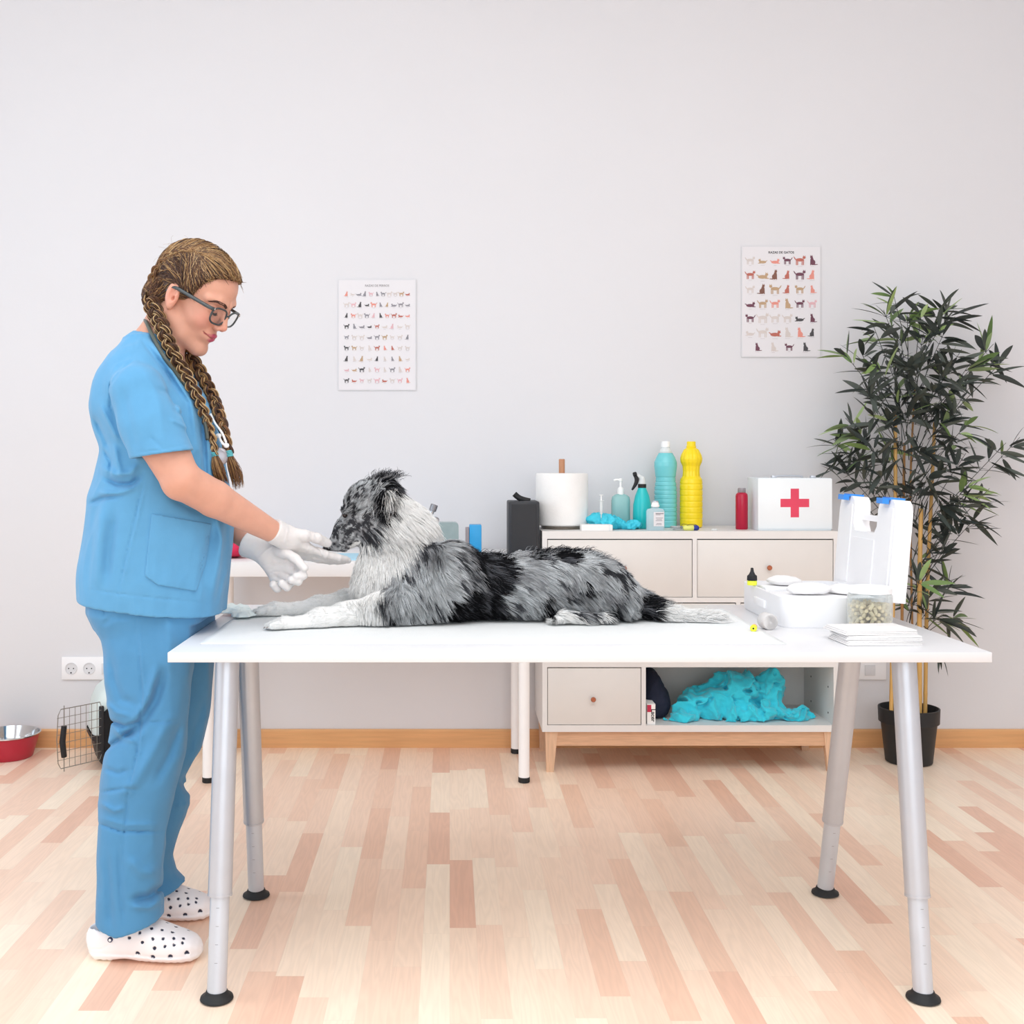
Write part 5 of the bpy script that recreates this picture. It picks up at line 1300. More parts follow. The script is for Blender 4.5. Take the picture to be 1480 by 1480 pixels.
# strands drawn back over the cap into the plaits on both sides
def march(n, side):
    Pn = []
    while len(Pn) < n:
        p = rs.normal(size=3)*np.array([.1, .08, .09])+np.array([0, 0, .05]); Pn.append(p)
    q = np.array(Pn); q[:, 1] = side*np.abs(q[:, 1])
    def proj_(q, off):
        for _ in range(3):
            d = capf(q); g = np.stack([capf(q+e)-capf(q-e) for e in np.eye(3)*.001], 1)/.002
            q = q-(d-off)[:, None]*g/np.maximum((g*g).sum(1), .3)[:, None]
        return q, g
    br = BR*np.array([1, -side, 1]) if side > 0 else BR
    br = BR.copy(); br[:, 1] = side*np.abs(br[:, 1])
    off = rs.uniform(.0004, .0022, n)+.002*np.clip(fbm(q, 60, 1, 3)+.1, 0, 1); q, g = proj_(q, off); S = [q]
    # each strand aims at the plait point a little behind it
    D = np.linalg.norm(q[:, None]-br[None], axis=2); tgt = br[np.minimum(D.argmin(1)+rs.randint(4, 14, n), len(br)-1)]
    for k in range(16):
        v = tgt-q; L_ = np.linalg.norm(v, axis=1, keepdims=True); v = v/np.maximum(L_, 1e-6)
        v = v+np.array([-.35, 0, .10])*(q[:, :1] > .02)
        gn = g/np.maximum(np.linalg.norm(g, axis=1, keepdims=True), 1e-6); v = v-gn*(v*gn).sum(1, keepdims=True)
        q = q+v*np.minimum(L_, .0075)*np.where(L_ > .006, 1, .2); q, g = proj_(q, off); S.append(q)
    return np.stack(S, 1)
Sh = np.concatenate([march(3600, -1), march(1800, 1)])
ok = np.abs(np.diff(Sh, axis=1)).max((1, 2)) < .02; Sh = Sh[ok]
fr = Sh[:, 0, 0]; top_ = np.clip((Sh[:, 0, 2]-.055)/.05, 0, 1)
pick = rs.rand(len(Sh)); ci = np.where(pick < .25+.45*top_, rs.choice([2, 3, 4, 3], len(Sh)), rs.choice([0, 1, 5, 6], len(Sh)))
colr = HC[ci]
sh_ = Sh.shape; Shw = fromH(Sh.reshape(-1, 3)).reshape(sh_)
link('hair_strands', strand_mesh('hair_strands', Shw, np.r_[.0003, np.full(15, .00075), .0005], colr), m_hair, hp, world=True)
def braid(name, path, r, turns, seed, nf=26, taper=(1, 1), parent=None, pale=0.):
    """three bundles of fine strands woven along a path"""
    rs = np.random.RandomState(seed); P, L_ = resample(path, int(turns*30)); T, A, B = frames(P); n = len(P)
    th = np.linspace(0, turns*2*PI, n); tp = np.linspace(taper[0], taper[1], n); S = []; C = []
    for k in range(3):
        f = th+2*PI*k/3; cx = np.sin(f)*r*.85*tp; cy = np.sin(2*f)*r*.48*tp
        base = rs.choice([0, 1, 2, 3, 6])
        for j in range(nf):
            a0 = rs.rand()*2*PI; rr = r*.62*math.sqrt(rs.rand()); tw = rs.uniform(-.4, .4)
            off = a0+tw*np.linspace(0, 6, n)
            S.append(P+A*(cx+rr*tp*np.cos(off))[:, None]+B*(cy+rr*tp*.8*np.sin(off))[:, None])
            C.append(HC[rs.choice([base, 1, 2, 3, 4, 3] if rs.rand() < .4+pale else [0, 1, 5, 6, 2])])
    S = np.array(S); rad = np.full(n, r*.105); rad[0] *= .5
    return link(name, strand_mesh(name, S, rad, np.array(C), 4), m_hair, parent, world=True)
# plaits lying on the head
hb = fromH(BR+np.array([0, 0, 0])); braid('crown_plait', hb, .0075, 3.6, 5, parent=hp, taper=(1.1, .9), pale=.45)
bm2 = BR.copy(); bm2[:, 1] *= -1; braid('crown_plait', fromH(bm2), .0075, 3.6, 6, parent=hp, taper=(1.1, .9), pale=.2)
# hanging plaits
e1 = hb[-1]; 
def onT(u, v, off=.006):
    """the point of the near side of the top seen at (u, v), lifted a little"""
    ys = np.linspace(2.50, 2.90, 500); P = np.array([list(W(u, v, y)) for y in ys]); d = top(P)
    k = np.argmax(d < off); return P[k] if d[k] < off else np3(u, v, 2.72)
near_path = pathpts([hb[-3], e1]+[np3(u, v, Y) for u, v, Y in ((236, 478, 2.655), (248, 506, 2.645), (264, 535, 2.64), (280, 563, 2.632))]+[onT(293, 592, .012), onT(303, 622, .010), onT(310, 657, .009)], 10)
far_path = pathpts([fromH(bm2[-1:])[0]]+[np3(u, v, Y) for u, v, Y in ((262, 492, 2.80), (278, 520, 2.78), (293, 545, 2.77), (307, 573, 2.76), (318, 602, 2.72), (326, 632, 2.70), (331, 656, 2.695))], 10)
nb_ = braid('plait', near_path, .0120, 6.2, 15, parent=hp, taper=(1.25, .62), nf=46, pale=.2)
fb_ = braid('plait', far_path, .0120, 6.0, 16, parent=hp, taper=(1.25, .66), nf=46, pale=.05)
m_tie = mat('hair_tie_aqua', '5fb5bd', .6, bump=.2)
def tail(end, pts, seed, parent):
    rs = np.random.RandomState(seed); S = []; base = pathpts([end]+pts, 6)
    for k in range(230):
        a, q = rs.rand()*2*PI, math.sqrt(rs.rand()); n = len(base); t = np.linspace(0, 1, n)
        L_ = rs.uniform(.72, 1.0); P, _ = resample(base[:max(4, int(n*L_))], 12); t = np.linspace(0, 1, 12)
        w_ = (.0045+.013*np.sin(np.minimum(t*1.7, 1.57))*(1-.25*t))*q
        S.append(P+np.outer(w_*math.cos(a), [1, 0, .3])+np.outer(w_*math.sin(a), [0, 1, 0])+rs.normal(0, .0006, (12, 3))*t[:, None])
    S = np.array(S); C = HC[rs.choice([2, 3, 6, 1, 3, 2], len(S))]
    link('plait_tail', strand_mesh('plait_tail', S, np.r_[np.full(8, .0009), .0008, .0006, .0004, .0001], C), m_hair, parent, world=True)
def tie(p, ax, parent):
    bm = BM(); ax = Vector(ax).normalized()
    for k in range(4): lathe(bm, [(.0078, -.0018), (.0092, -.0012), (.0096, 0), (.0092, .0012), (.0078, .0018)], Vector(p)+ax*(.0038*(k-1.5)), 24, axis=ax)
    obj('hair_tie', bm, m_tie, parent, world=True, smooth=True)
tail(near_path[-1], [onT(312, 668, .010), onT(317, 684, .012), onT(325, 704, .014)], 31, hp); tie(near_path[-1], near_path[-1]-near_path[-4], hp)
tail(far_path[-1], [np3(335, 668, 2.695), np3(341, 685, 2.70), np3(346, 711, 2.70)], 32, hp); tie(far_path[-1], far_path[-1]-far_path[-4], hp)
# loose wisps
S = []
for k in range(60):
    s0 = np.array([rs.uniform(-.09, .09), -rs.uniform(.0, .07), rs.uniform(.05, .13)]); 
    q = s0[None]; 
    for _ in range(3): d = capf(q); g = np.stack([capf(q+e)-capf(q-e) for e in np.eye(3)*.001], 1)/.002; q = q-d[:, None]*g
    q = q[0]; g = g[0]; dr = np.array([-.5, -.1, -.3])+rs.normal(0, .4, 3); L_ = rs.uniform(.015, .04)
    t = np.linspace(0, 1, 7)[:, None]; S.append(q+g*(.002+.006*np.sin(t*PI)*rs.rand())+dr*L_*t)
S = fromH(np.array(S).reshape(-1, 3)).reshape(-1, 7, 3)
link('loose_strands', strand_mesh('loose_strands', S, np.full(7, .00018), HC[rs.choice([2, 3], len(S))]), m_hair, hp, world=True)

# ---------------------------------------------------------------- glasses
gl = thing('eyeglasses', 'dark grey framed eyeglasses worn by the woman', 'glasses', tuple(fromH([[.108, 0, .012]])[0]))
m_fr = mat('glasses_frame', '3c4244', .25, var=.03); m_ln = mat_clear('spectacle_lens', 'fbfbfb', .0, .0, .10)
def lens_loop(sg, s=1.):
    out = []
    for k in range(40):
        a = 2*PI*k/40; c, s_ = math.cos(a), math.sin(a)
        y = .0268*math.copysign(abs(c)**.72, c)*s; z = .0205*math.copysign(abs(s_)**.75, s_)*s
        if z > 0: z *= .92
        y += .002*(z/.018)
        out.append(fromH([[.1085-.35*max(0, (y+.031)-.02)*.6-.0, sg*(y+.0325), .0125+z-.0*y]])[0])
    return out
for sg in (-1, 1):
    bm = BM(); tube(bm, lens_loop(sg), .0023, 8, closed=True); rm = obj('rim', bm, m_fr, gl, world=True, smooth=True)
    bm = BM(); L1 = lens_loop(sg, .985); n_ = HR @ np.array([.0006, 0, 0])
    a = [bm.verts.new(p-n_) for p in L1]; b = [bm.verts.new(p+n_) for p in L1]; bm.faces.new(a[::-1]); bm.faces.new(b)
    for k in range(40): bm.faces.new((a[k], a[(k+1) % 40], b[(k+1) % 40], b[k]))
    obj('lens', bm, m_ln, gl, world=True)
    bm = BM(); tp_ = fromH(np.array([(.1015, sg*.0580, .0255), (.098, sg*.0660, .0255), (.085, sg*.0705, .0245), (.04, sg*.0760, .0225), (.005, sg*.0805, .0210), (-.012, sg*.0790, .016), (-.024, sg*.0740, .000)]))
    tube(bm, smoothpath(tp_, 4), [.0018]*9+[.0018]*10+[.0015]*6, 8, flat=2.6); obj('temple', bm, m_fr, gl, world=True, smooth=True)
    bm = BM(); cyl(bm, Vector(fromH([[.1025, sg*.0585, .0215]])[0]), Vector(fromH([[.1025, sg*.0595, .0290]])[0]), .0014, n=8); obj('hinge_stud', bm, mat('silver_stud', 'd5d5d5', .2, metal=.9), gl, world=True)
bm = BM(); tube(bm, smoothpath(fromH(np.array([(.1085, -.0075, .016), (.1105, 0, .019), (.1085, .0075, .016)])), 4), .0018, 8); obj('bridge', bm, m_fr, gl, world=True, smooth=True)

# ---------------------------------------------------------------- stethoscope
st = thing('stethoscope', 'stethoscope with a dark green tube hung round the woman neck', 'stethoscope', tuple(np3(300, 600, 2.60)))
m_tb = mat('stethoscope_tube', '4b5049', .35, var=.03)
pa = [np3(214, 466, 2.80), np3(210, 463, 2.74), np3(213, 468, 2.69)]+[onT(u, v) for u, v in ((219, 482), (229, 502), (240, 520), (255, 540), (268, 556), (281, 575), (290, 594), (297, 615), (300, 636))]
bm = BM(); tube(bm, smoothpath(pa, 6), .0048, 10); obj('tube', bm, m_tb, st, world=True, smooth=True)
pb = [np3(214, 466, 2.80), np3(226, 480, 2.83), np3(262, 530, 2.84), np3(296, 580, 2.80), np3(315, 606, 2.76)]
bm = BM(); tube(bm, smoothpath(pb, 6), .0048, 10); obj('tube', bm, m_tb, st, world=True, smooth=True)
bm = BM(); tube(bm, smoothpath([onT(304, 598), onT(311, 612), np3(321, 626, 2.665), np3(327, 640, 2.665)], 5), .0028, 8)
tube(bm, smoothpath([onT(316, 630, .008), np3(321, 640, 2.66), np3(327, 645, 2.665)], 5), .0030, 8); obj('ear_tube', bm, m_white, st, world=True, smooth=True)
bm = BM(); lathe(bm, [(.001, -.006), (.0055, -.004), (.007, .001), (.005, .005), (.001, .006)], onT(316, 630, .010), 16); lathe(bm, [(.001, -.006), (.0055, -.004), (.007, .001), (.005, .005), (.001, .006)], np3(327, 644, 2.665), 16); obj('ear_tip', bm, m_white, st, world=True, smooth=True)
bm = BM(); c = onT(317, 660, .004); lathe(bm, [(.016, -.004), (.021, -.003), (.0215, .002), (.019, .005), (.012, .007)], c, 36, axis=(.25, -1, .05)); obj('chest_piece', bm, mat('chest_piece_grey', 'a9a5ab', .3, metal=.4), st, world=True, auto=40)
# ---------------------------------------------------------------- the dog
DT = TZ+.0045
dog = thing('dog', 'fluffy blue merle dog with white chest and paws lying on the examination table', 'dog', (W(720, 0, 2.9).x, 2.9, DT))
DY = 2.90
def dn(u, v, Y=DY): return np3(u, v, Y)
def drow(u, vt, vb, ry, Y=DY, fur=.014):
    a, b = W(u, vt, Y), W(u, vb, Y); zt_ = a.z-fur; zb_ = max(b.z, DT+.004)
    return (a.x, Y, (zt_+zb_)/2, ry, (zt_-zb_)/2)
TR = Loft([drow(*r) for r in ((560, 812, 890, .055), (580, 800, 893, .085), (610, 785, 894, .100), (650, 782, 894, .106), (690, 793, 894, .104), (730, 796, 894, .102), (770, 790, 894, .104), (810, 787, 894, .112),
    (850, 790, 894, .116), (880, 803, 894, .108), (905, 825, 894, .085), (922, 850, 894, .055), (930, 868, 892, .03))], axis=0, sm=2, p=2.3)
HDC = dn(541, 722, 2.885)
def dhead(P):
    """skull, muzzle and jaw; the dog's near side faces the camera"""
    yh = 2.885
    d = ell(P, dn(545, 719, yh), (.052, .050, .050))
    d = smin(d, ell(P, dn(524, 728, yh), (.044, .044, .044)), .03)
    # broad muzzle running down to the nose
    d = smin(d, chain(P, [dn(520, 742, yh), dn(500, 764, yh-.002), dn(484, 786, yh-.004)], [.036, .0255, .0185], .02), .024)
    d = smin(d, chain(P, [dn(527, 757, yh), dn(508, 777, yh), dn(494, 791, yh)], [.030, .020, .014], .02), .015)
    for s in (-1, 1):
        d = smin(d, ell(P, dn(533, 750, yh+s*.026), (.030, .020, .030)), .02)
        d = smax(d, -ell(P, dn(498, 744, yh+s*.036), (.010, .012, .009)), .008)
        d = smin(d, ell(P, dn(499, 739, yh+s*.024), (.012, .010, .007)), .010)
    d = smin(d, ell(P, dn(476, 791, yh-.004), (.0105, .012, .009)), .006)
    # mouth line
    u, v = proj(P); d = crease(d, u, v, [(480, 800), (494, 797), (500, 790), (506, 783)], 1.3, .003)
    return d
def ears(P):
    d = None
    for s in (-1, 1):
        e = chain(P, [dn(556, 702, 2.885+s*.036), dn(558, 718, 2.885+s*.056), dn(552, 738, 2.885+s*.060)], [.017, .019, .010], .01)
        d = e if d is None else np.minimum(d, e)
    return d
NECK = [dn(566, 742, 2.885), dn(585, 775, 2.89), dn(585, 825, 2.895)]
def dlegs(P):
    # near fore leg, far fore leg, near hind foot
    d = chain(P, [dn(585, 868, 2.80), dn(548, 882, 2.785), dn(505, 889, 2.765), dn(462, 895, 2.735), dn(436, 901, 2.715)], [.045, .040, .031, .024, .0165], .02)
    d = smin(d, chain(P, [dn(436, 901, 2.715), dn(412, 902, 2.705), dn(398, 905, 2.70)], [.0165, .0175, .0150], .01), .01)
    e = chain(P, [dn(580, 850, 2.99), dn(540, 862, 2.985), dn(505, 868, 2.975), dn(460, 875, 2.955), (dn(430, 880, 2.94))], [.042, .036, .028, .022, .0165], .02)
    e = smin(e, chain(P, [dn(430, 880, 2.94), dn(398, 881, 2.925), dn(380, 884, 2.92)], [.0165, .0185, .0150], .01), .01)
    for (u0, v0, y0, sgn) in ((391, 905, 2.700, 1), (373, 884, 2.920, 1)):
        t = None
        for k, dy in enumerate((-.0195, -.0065, .0065, .0195)):
            q = rcone(P, dn(u0+14, v0-3, y0+dy*.8), dn(u0+(2 if abs(dy) > .01 else -2), v0, y0+dy), .0100, .0088); t = q if t is None else smin(t, q, .0015)
        if v0 > 900: d = smin(d, t, .004)
        else: e = smin(e, t, .004)
    h = chain(P, [dn(878, 893, 2.79), dn(840, 894, 2.785), dn(812, 892, 2.782)], [.014, .013, .0150], .01)
    for dy in (-.013, -.004, .005, .013): h = smin(h, rcone(P, dn(812, 892, 2.782+dy), dn(801+abs(dy)*200, 894, 2.782+dy), .010, .0085), .003)
    return smin(smin(d, e, .004), h, .004)
def thigh(P):
    d = ell(P, dn(862, 846, 2.835), (.082, .060, .068))
    d = smin(d, ell(P, dn(905, 865, 2.84), (.035, .05, .045)), .03)
    return d
TAILP = pathpts([dn(915, 862, 2.86), dn(940, 878, 2.85), dn(970, 889, 2.84), dn(1005, 893, 2.835), dn(1030, 895, 2.83)], 6)
def tailf(P): return chain(P, list(TAILP[::4]), list(np.linspace(.026, .010, len(TAILP[::4]))), .01)
def dogf(P):
    d = TR(P)
    d = smin(d, chain(P, NECK, [.052, .068, .092], .04), .05)
    d = smin(d, rcone(P, dn(545, 775, 2.885), dn(556, 830, 2.885), .042, .062), .03)
    d = smin(d, ell(P, dn(553, 850, 2.89), (.066, .085, .080)), .04)              # chest
    d = smin(d, ell(P, dn(652, 832, 2.83), (.075, .055, .085)), .03)              # shoulder blade
    d = smin(d, rcone(P, dn(650, 850, 2.82), dn(590, 878, 2.80), .055, .045), .04) # upper arm
    th_ = thigh(P); d = smin(d, th_, .008)
    d = smin(d, dhead(P), .02)
    d = smin(d, ears(P), .010)
    d = smin(d, dlegs(P), .012)
    d = smin(d, tailf(P), .015)
    return smax(d, DT-P[:, 2], .002)
# coat: patches read along the side of the body, warped by noise
CW, CG, CL_, CD, CM = (np.array(lin(c)) for c in ('fbfaf8', '98999c', 'd0d3d5', '17171a', '5a5b60'))
def pin(u, v, poly):
    ins = np.zeros(len(u), bool); n = len(poly)
    for i in range(n):
        (x0, y0), (x1, y1) = poly[i], poly[(i+1) % n]
        c = ((y0 > v) != (y1 > v)) & (u < (x1-x0)*(v-y0)/((y1-y0) if y1 != y0 else 1e-9)+x0); ins ^= c
    return ins
WHITE = [[(505, 800), (522, 790), (540, 775), (556, 752), (568, 728), (574, 700), (590, 690), (620, 712), (655, 745), (690, 772), (660, 778), (640, 772), (615, 780), (590, 800), (578, 825), (562, 840), (553, 860), (560, 905), (560, 930), (350, 930), (350, 850), (500, 850), (500, 800)],
         [(796, 878), (868, 882), (874, 912), (790, 912)], [(944, 868), (1080, 850), (1080, 930), (935, 905)], [(494, 800), (506, 788), (520, 780), (512, 800)]]
DARK = [[(655, 850), (690, 838), (678, 810), (672, 790), (690, 785), (708, 800), (728, 800), (738, 818), (722, 850), (718, 905), (640, 905), (622, 898), (636, 880)], [(752, 792), (775, 786), (805, 788), (830, 782), (858, 788), (868, 800), (840, 803), (812, 812), (795, 805), (765, 805)],
        [(786, 840), (775, 855), (768, 905), (798, 905), (800, 880), (790, 862)], [(860, 880), (874, 862), (884, 866), (876, 884)], [(916, 852), (950, 870), (950, 896), (908, 898)], [(820, 838), (846, 832), (848, 850), (830, 850)], [(566, 870), (578, 862), (575, 905), (562, 905)],
        [(545, 722), (560, 708), (578, 705), (574, 735), (562, 756), (548, 752)], [(540, 684), (560, 684), (580, 698), (576, 716), (556, 700), (536, 696)], [(488, 728), (496, 728), (494, 744), (487, 742)], [(668, 782), (684, 778), (690, 800), (672, 806)], [(600, 888), (640, 880), (640, 905), (600, 905)]]
LIGHT = [[(776, 825), (800, 806), (850, 798), (862, 812), (810, 830), (800, 850), (784, 850)], [(722, 845), (748, 838), (770, 850), (766, 890), (730, 895)], [(590, 820), (640, 800), (668, 812), (650, 860), (600, 880), (570, 850)], [(515, 700), (530, 690), (556, 712), (552, 735), (540, 740), (530, 728)], [(684, 880), (704, 872), (706, 902), (680, 902)],
         [(500, 700), (520, 694), (512, 722), (496, 726)], [(690, 806), (720, 800), (740, 790), (700, 790)]]
MID = [[(498, 740), (520, 735), (530, 760), (505, 790), (480, 792), (488, 760)]]
def coat(P, rs=None, jit=4.):
    """coat colour by where on the body a hair is rooted"""
    Q = P.copy(); Q[:, 1] = DY; u, v = proj(Q)
    w1, w2 = fbm(P, 30, 3, 51), fbm(P, 30, 3, 61); u = u+w1*18; v = v+w2*18
    if rs is not None: u = u+rs.normal(0, jit, len(u)); v = v+rs.normal(0, jit*.7, len(u))
    n = fbm(P*np.array([1, 1, .8]), 62, 3, 71); n2 = fbm(P, 25, 2, 77)
    C = CG*(1-np.clip(n2*1.6+.35, 0, 1))[:, None]+CL_*np.clip(n2*1.6+.35, 0, 1)[:, None]
    sp = (n > .20) ; C[sp] = CM*.5+CD*.5
    for poly in MID: k = pin(u, v, poly); C[k] = C[k]*.62+CM*.25
    for poly in LIGHT: k = pin(u, v, poly); C[k] = CL_*np.clip(1+n[k]*.5, .6, 1.05)[:, None]; k &= n > .30; C[k] = CM
    for poly in DARK: k = pin(u, v, poly); C[k] = CD; k &= n > .22; C[k] = CM
    n3 = fbm(P, 150, 2, 91); hd = (u < 548) & (v < 800) & (n3 > .12); C[hd] = CD*.6+CM*.4; hd = (u < 548) & (v < 800) & (n3 < -.22); C[hd] = CL_
    for poly in WHITE: C[pin(u, v, poly)] = CW
    return C, u, v
m_fur = mat('fur', rough=.75, attr='Col', var=.03, spec=.15, sheen=.0)
_nt = m_fur.node_tree; _tr = _nt.nodes.new('ShaderNodeBsdfTranslucent'); _mx = _nt.nodes.new('ShaderNodeMixShader'); _mx.inputs[0].default_value = .15
_b = _nt.nodes['Principled BSDF']; _nt.links.new(_b.inputs['Base Color'].links[0].from_socket, _tr.inputs[0])
_nt.links.new(_b.outputs[0], _mx.inputs[1]); _nt.links.new(_tr.outputs[0], _mx.inputs[2]); _nt.links.new(_mx.outputs[0], _nt.nodes['Material Output'].inputs[0])
def dogcol(V):
    C, u, v = coat(V); C = np.where(C.mean(1, keepdims=True) > .8, C*.86, C*.8)
    hd = ((V-dn(473, 794, 2.881))**2).sum(1) < .0125**2; C[hd] = lin('141214')
    return C
Vd, Qd = nets(dogf, (-.52, 2.66, DT-.01), (.72, 3.04, 1.12), .0042, slack=1.8)
Vd = relax(Vd, Qd, 1)
db = link('dog_body', npmesh('dog_body', Vd, Qd, dogcol(Vd)), m_fur, dog, world=True)
db.name = 'body'
# eye and nose
for s in (-1, 1):
    bm = BM(); c = dn(498.5, 745, 2.885+s*.0300); lathe(bm, [(.001, -.0065), (.0045, -.0045), (.0065, 0), (.0045, .0045), (.001, .0065)], c, 20, axis=(-.4, s, 0)); obj('eye', bm, mat('dog_eye', '1a0f0c', .08), dog, world=True, smooth=True)
def nosef(P):
    d = ell(P, dn(471, 793, 2.881), (.0085, .0115, .0085))
    for s in (-1, 1): d = smax(d, -ell(P, dn(466, 794, 2.881+s*.0055), (.004, .0028, .003)), .002)
    return d
sdf_obj('nose', nosef, tuple(dn(471, 793, 2.881)-.02), tuple(dn(471, 793, 2.881)+.02), .0012, mat('dog_nose', '161416', .35, bump=.2, bscale=900), dog, slack=2)
# claws on the four paws that show
for (u0, v0, y0) in ((391, 905, 2.700), (373, 884, 2.920)):
    for dy in (-.0195, -.0065, .0065, .0195):
        bm = BM(); p = dn(u0+(2 if abs(dy) > .01 else -2), v0, y0+dy)+np.array([-.0065, 0, -.0015])
        tube(bm, [p, p+np.array([-.004, 0, -.001]), p+np.array([-.007, 0, -.004])], [.0022, .0018, .0006], 8); obj('claw', bm, mat('dog_claw', '6b4a3a', .4), dog, world=True, smooth=True)
# fur strands
def grad(f, P, e=.0015): return np.stack([f(P+k)-f(P-k) for k in np.eye(3)*e], 1)/(2*e)
rs = np.random.RandomState(77)
tri = np.concatenate([Qd[:, [0, 1, 2]], Qd[:, [0, 2, 3]]]); A_, B_, C_ = Vd[tri[:, 0]], Vd[tri[:, 1]], Vd[tri[:, 2]]
nrm = np.cross(B_-A_, C_-A_); ar = np.linalg.norm(nrm, axis=1)
cen = (A_+B_+C_)/3; uc, vc = proj(np.c_[cen[:, 0], np.full(len(cen), DY), cen[:, 2]])
hdreg = ((uc < 540) & (vc < 805)); nn = nrm/np.maximum(ar, 1e-12)[:, None]
wgt = ar*np.where(hdreg, 3.4, 1.)*np.where(cen[:, 2] < DT+.004, 0, 1)*np.where(nn[:, 1] > .35, .35, 1.)
NF = 98000
fi = rs.choice(len(tri), NF, p=wgt/wgt.sum()); r1, r2 = np.sqrt(rs.rand(NF)), rs.rand(NF)
R0 = A_[fi]*(1-r1)[:, None]+B_[fi]*(r1*(1-r2))[:, None]+C_[fi]*(r1*r2)[:, None]; Nn = nn[fi]
u, v = proj(np.c_[R0[:, 0], np.full(NF, DY), R0[:, 2]])
def reg(c, r, p=R0): return np.exp(-(((p-c)/np.asarray(r))**2).sum(1))
leg = ((u < 530) & (v > 850+np.clip((u-495)*.9, 0, 30))) | ((u > 790) & (u < 880) & (v > 884) & (R0[:, 1] < 2.81))
headm = (dhead(R0) < .005) & (rcone(R0, dn(545, 775, 2.885), dn(556, 830, 2.885), .042, .062) > -.002) & (u < 556)
muz = headm & (v > 745)
ear = (ears(R0) < .004)
neck = (~headm) & (~leg) & (~ear) & (u < 640)
tail = u > 915
L0 = np.full(NF, .030)
L0[neck] = .036; L0[headm] = .017; L0[muz] = .0085; L0[ear] = .026; L0[leg] = .011; L0[tail] = .042
L0 = np.where(leg & (u > 480), np.interp(u, [480, 530], [.011, .022]), L0)
rump = (u > 850) & (~tail); L0[rump] = .026
lowc = neck & (v > 845) & (u < 560); L0[lowc] = np.interp(u[lowc], [500, 560], [.013, .032])
# direction of lie
D = np.tile(np.array([.9, 0, -.35]), (NF, 1))
D[neck] = [.45, 0, -.75]
front = neck & (u < 575) & (v > 790); D[front] = [.15, -.15, -.95]
nb2 = neck & (v < 775); D[nb2] = [.75, 0, -.55]
D[headm] = [.62, 0, .62]; D[muz] = [.55, 0, .55]
D[ear] = [-.05, 0, -1]; top_e = ear & (v < 706); D[top_e] = [.5, -.1, .35]
D[leg] = [-.9, 0, -.15]; D[tail] = [.95, 0, .10]
lowb = (~leg) & (~tail) & (~neck) & (~headm) & (v > 860); D[lowb] = [.55, -.15, -.55]
th = ((u > 800) & (u < 915) & (v > 810)) & ~leg; D[th] = [.72, -.05, -.55]
D[:, 0] += .5*fbm(R0, 14, 2, 5)*(~leg); D[:, 2] += .9*fbm(R0, 14, 2, 15)*(~leg)*np.where(headm, .5, 1); D[:, 1] += .4*fbm(R0, 14, 2, 25)
D = D-Nn*(D*Nn).sum(1, keepdims=True)*.9; D /= np.linalg.norm(D, axis=1, keepdims=True)+1e-9
up = np.full(NF, .34); up[headm] = .25; up[muz] = .12; up[leg] = .20; up[tail] = .28; up[neck] = .42; up[ear] = .40
Dv = D+Nn*up[:, None]+rs.normal(0, .10, (NF, 3))*np.where(leg | muz, .6, 1)[:, None]; Dv /= np.linalg.norm(Dv, axis=1, keepdims=True)
L_ = L0*rs.uniform(.65, 1.2, NF)*(1+.5*fbm(R0, 22, 2, 31))
# clumping: hairs lean towards the nearest lock centre
K = 5; t = np.linspace(0, 1, K)
S = R0[:, None]-Nn[:, None]*.001+Dv[:, None]*(L_[:, None]*t)[..., None]
S[:, :, 2] -= (L_[:, None]*t**2*.22)*np.where(headm | leg, .1, 1)[:, None]
NC = 5200; ci = rs.choice(NF, NC, replace=False)
cell = .016
def nearest(P, Cn):
    key = {}
    g = np.floor(Cn/cell).astype(int)
    for i, k in enumerate(map(tuple, g)): key.setdefault(k, []).append(i)
    G = np.floor(P/cell).astype(int); out = np.full(len(P), -1); order = np.lexsort(G.T); Gs = G[order]
    br_ = np.flatnonzero(np.r_[True, (np.diff(Gs, axis=0) != 0).any(1), True])
    for a, b in zip(br_[:-1], br_[1:]):
        k = Gs[a]; cand = [j for dx in (-1, 0, 1) for dy in (-1, 0, 1) for dz in (-1, 0, 1) for j in key.get((k[0]+dx, k[1]+dy, k[2]+dz), ())]
        if not cand: continue
        cand = np.array(cand); ids = order[a:b]
        out[ids] = cand[((P[ids][:, None]-Cn[cand][None])**2).sum(2).argmin(1)]
    return out
nc = nearest(R0, R0[ci]); has = nc >= 0
cl = np.where(leg | muz, .15, .62)*has
tgt = S[ci][nc]; S = S+(tgt-S)*(cl[:, None]*t**1.2)[..., None]*rs.uniform(.5, 1, NF)[:, None, None]
S[:, :, 2] = np.maximum(S[:, :, 2], DT+.0006+.001*rs.rand(NF)[:, None])
Cc, _, _ = coat(R0, rs, 3.0)
# one lock shares its tone; single hairs vary
lock = rs.uniform(.72, 1.16, NC)[np.maximum(nc, 0)]; vr = lock*rs.uniform(.78, 1.2, NF); wh = Cc.mean(1) > .8; vr[wh] = 1+(vr[wh]-1)*.12
Cc = Cc*vr[:, None]; Cc = np.clip(Cc, .004, .97)
dark = Cc.mean(1) < .03; stray = dark & (rs.rand(NF) < .07); Cc[stray] = CM
rad0 = np.where(leg | muz, .00042, .00062); rad = rad0[:, None]*np.array([1, 1, .85, .6, .12])
kn = ((R0-dn(471, 793, 2.881))**2).sum(1) > .013**2
eye_ok = np.ones(NF, bool)
for s in (-1, 1): eye_ok &= ((R0-dn(498.5, 745, 2.885+s*.0300))**2).sum(1) > .0088**2
kk = kn & eye_ok
fo = link('fur', strand_mesh('fur', S[kk], rad[kk], Cc[kk]), m_fur, dog, world=True); fo['kind'] = 'stuff'
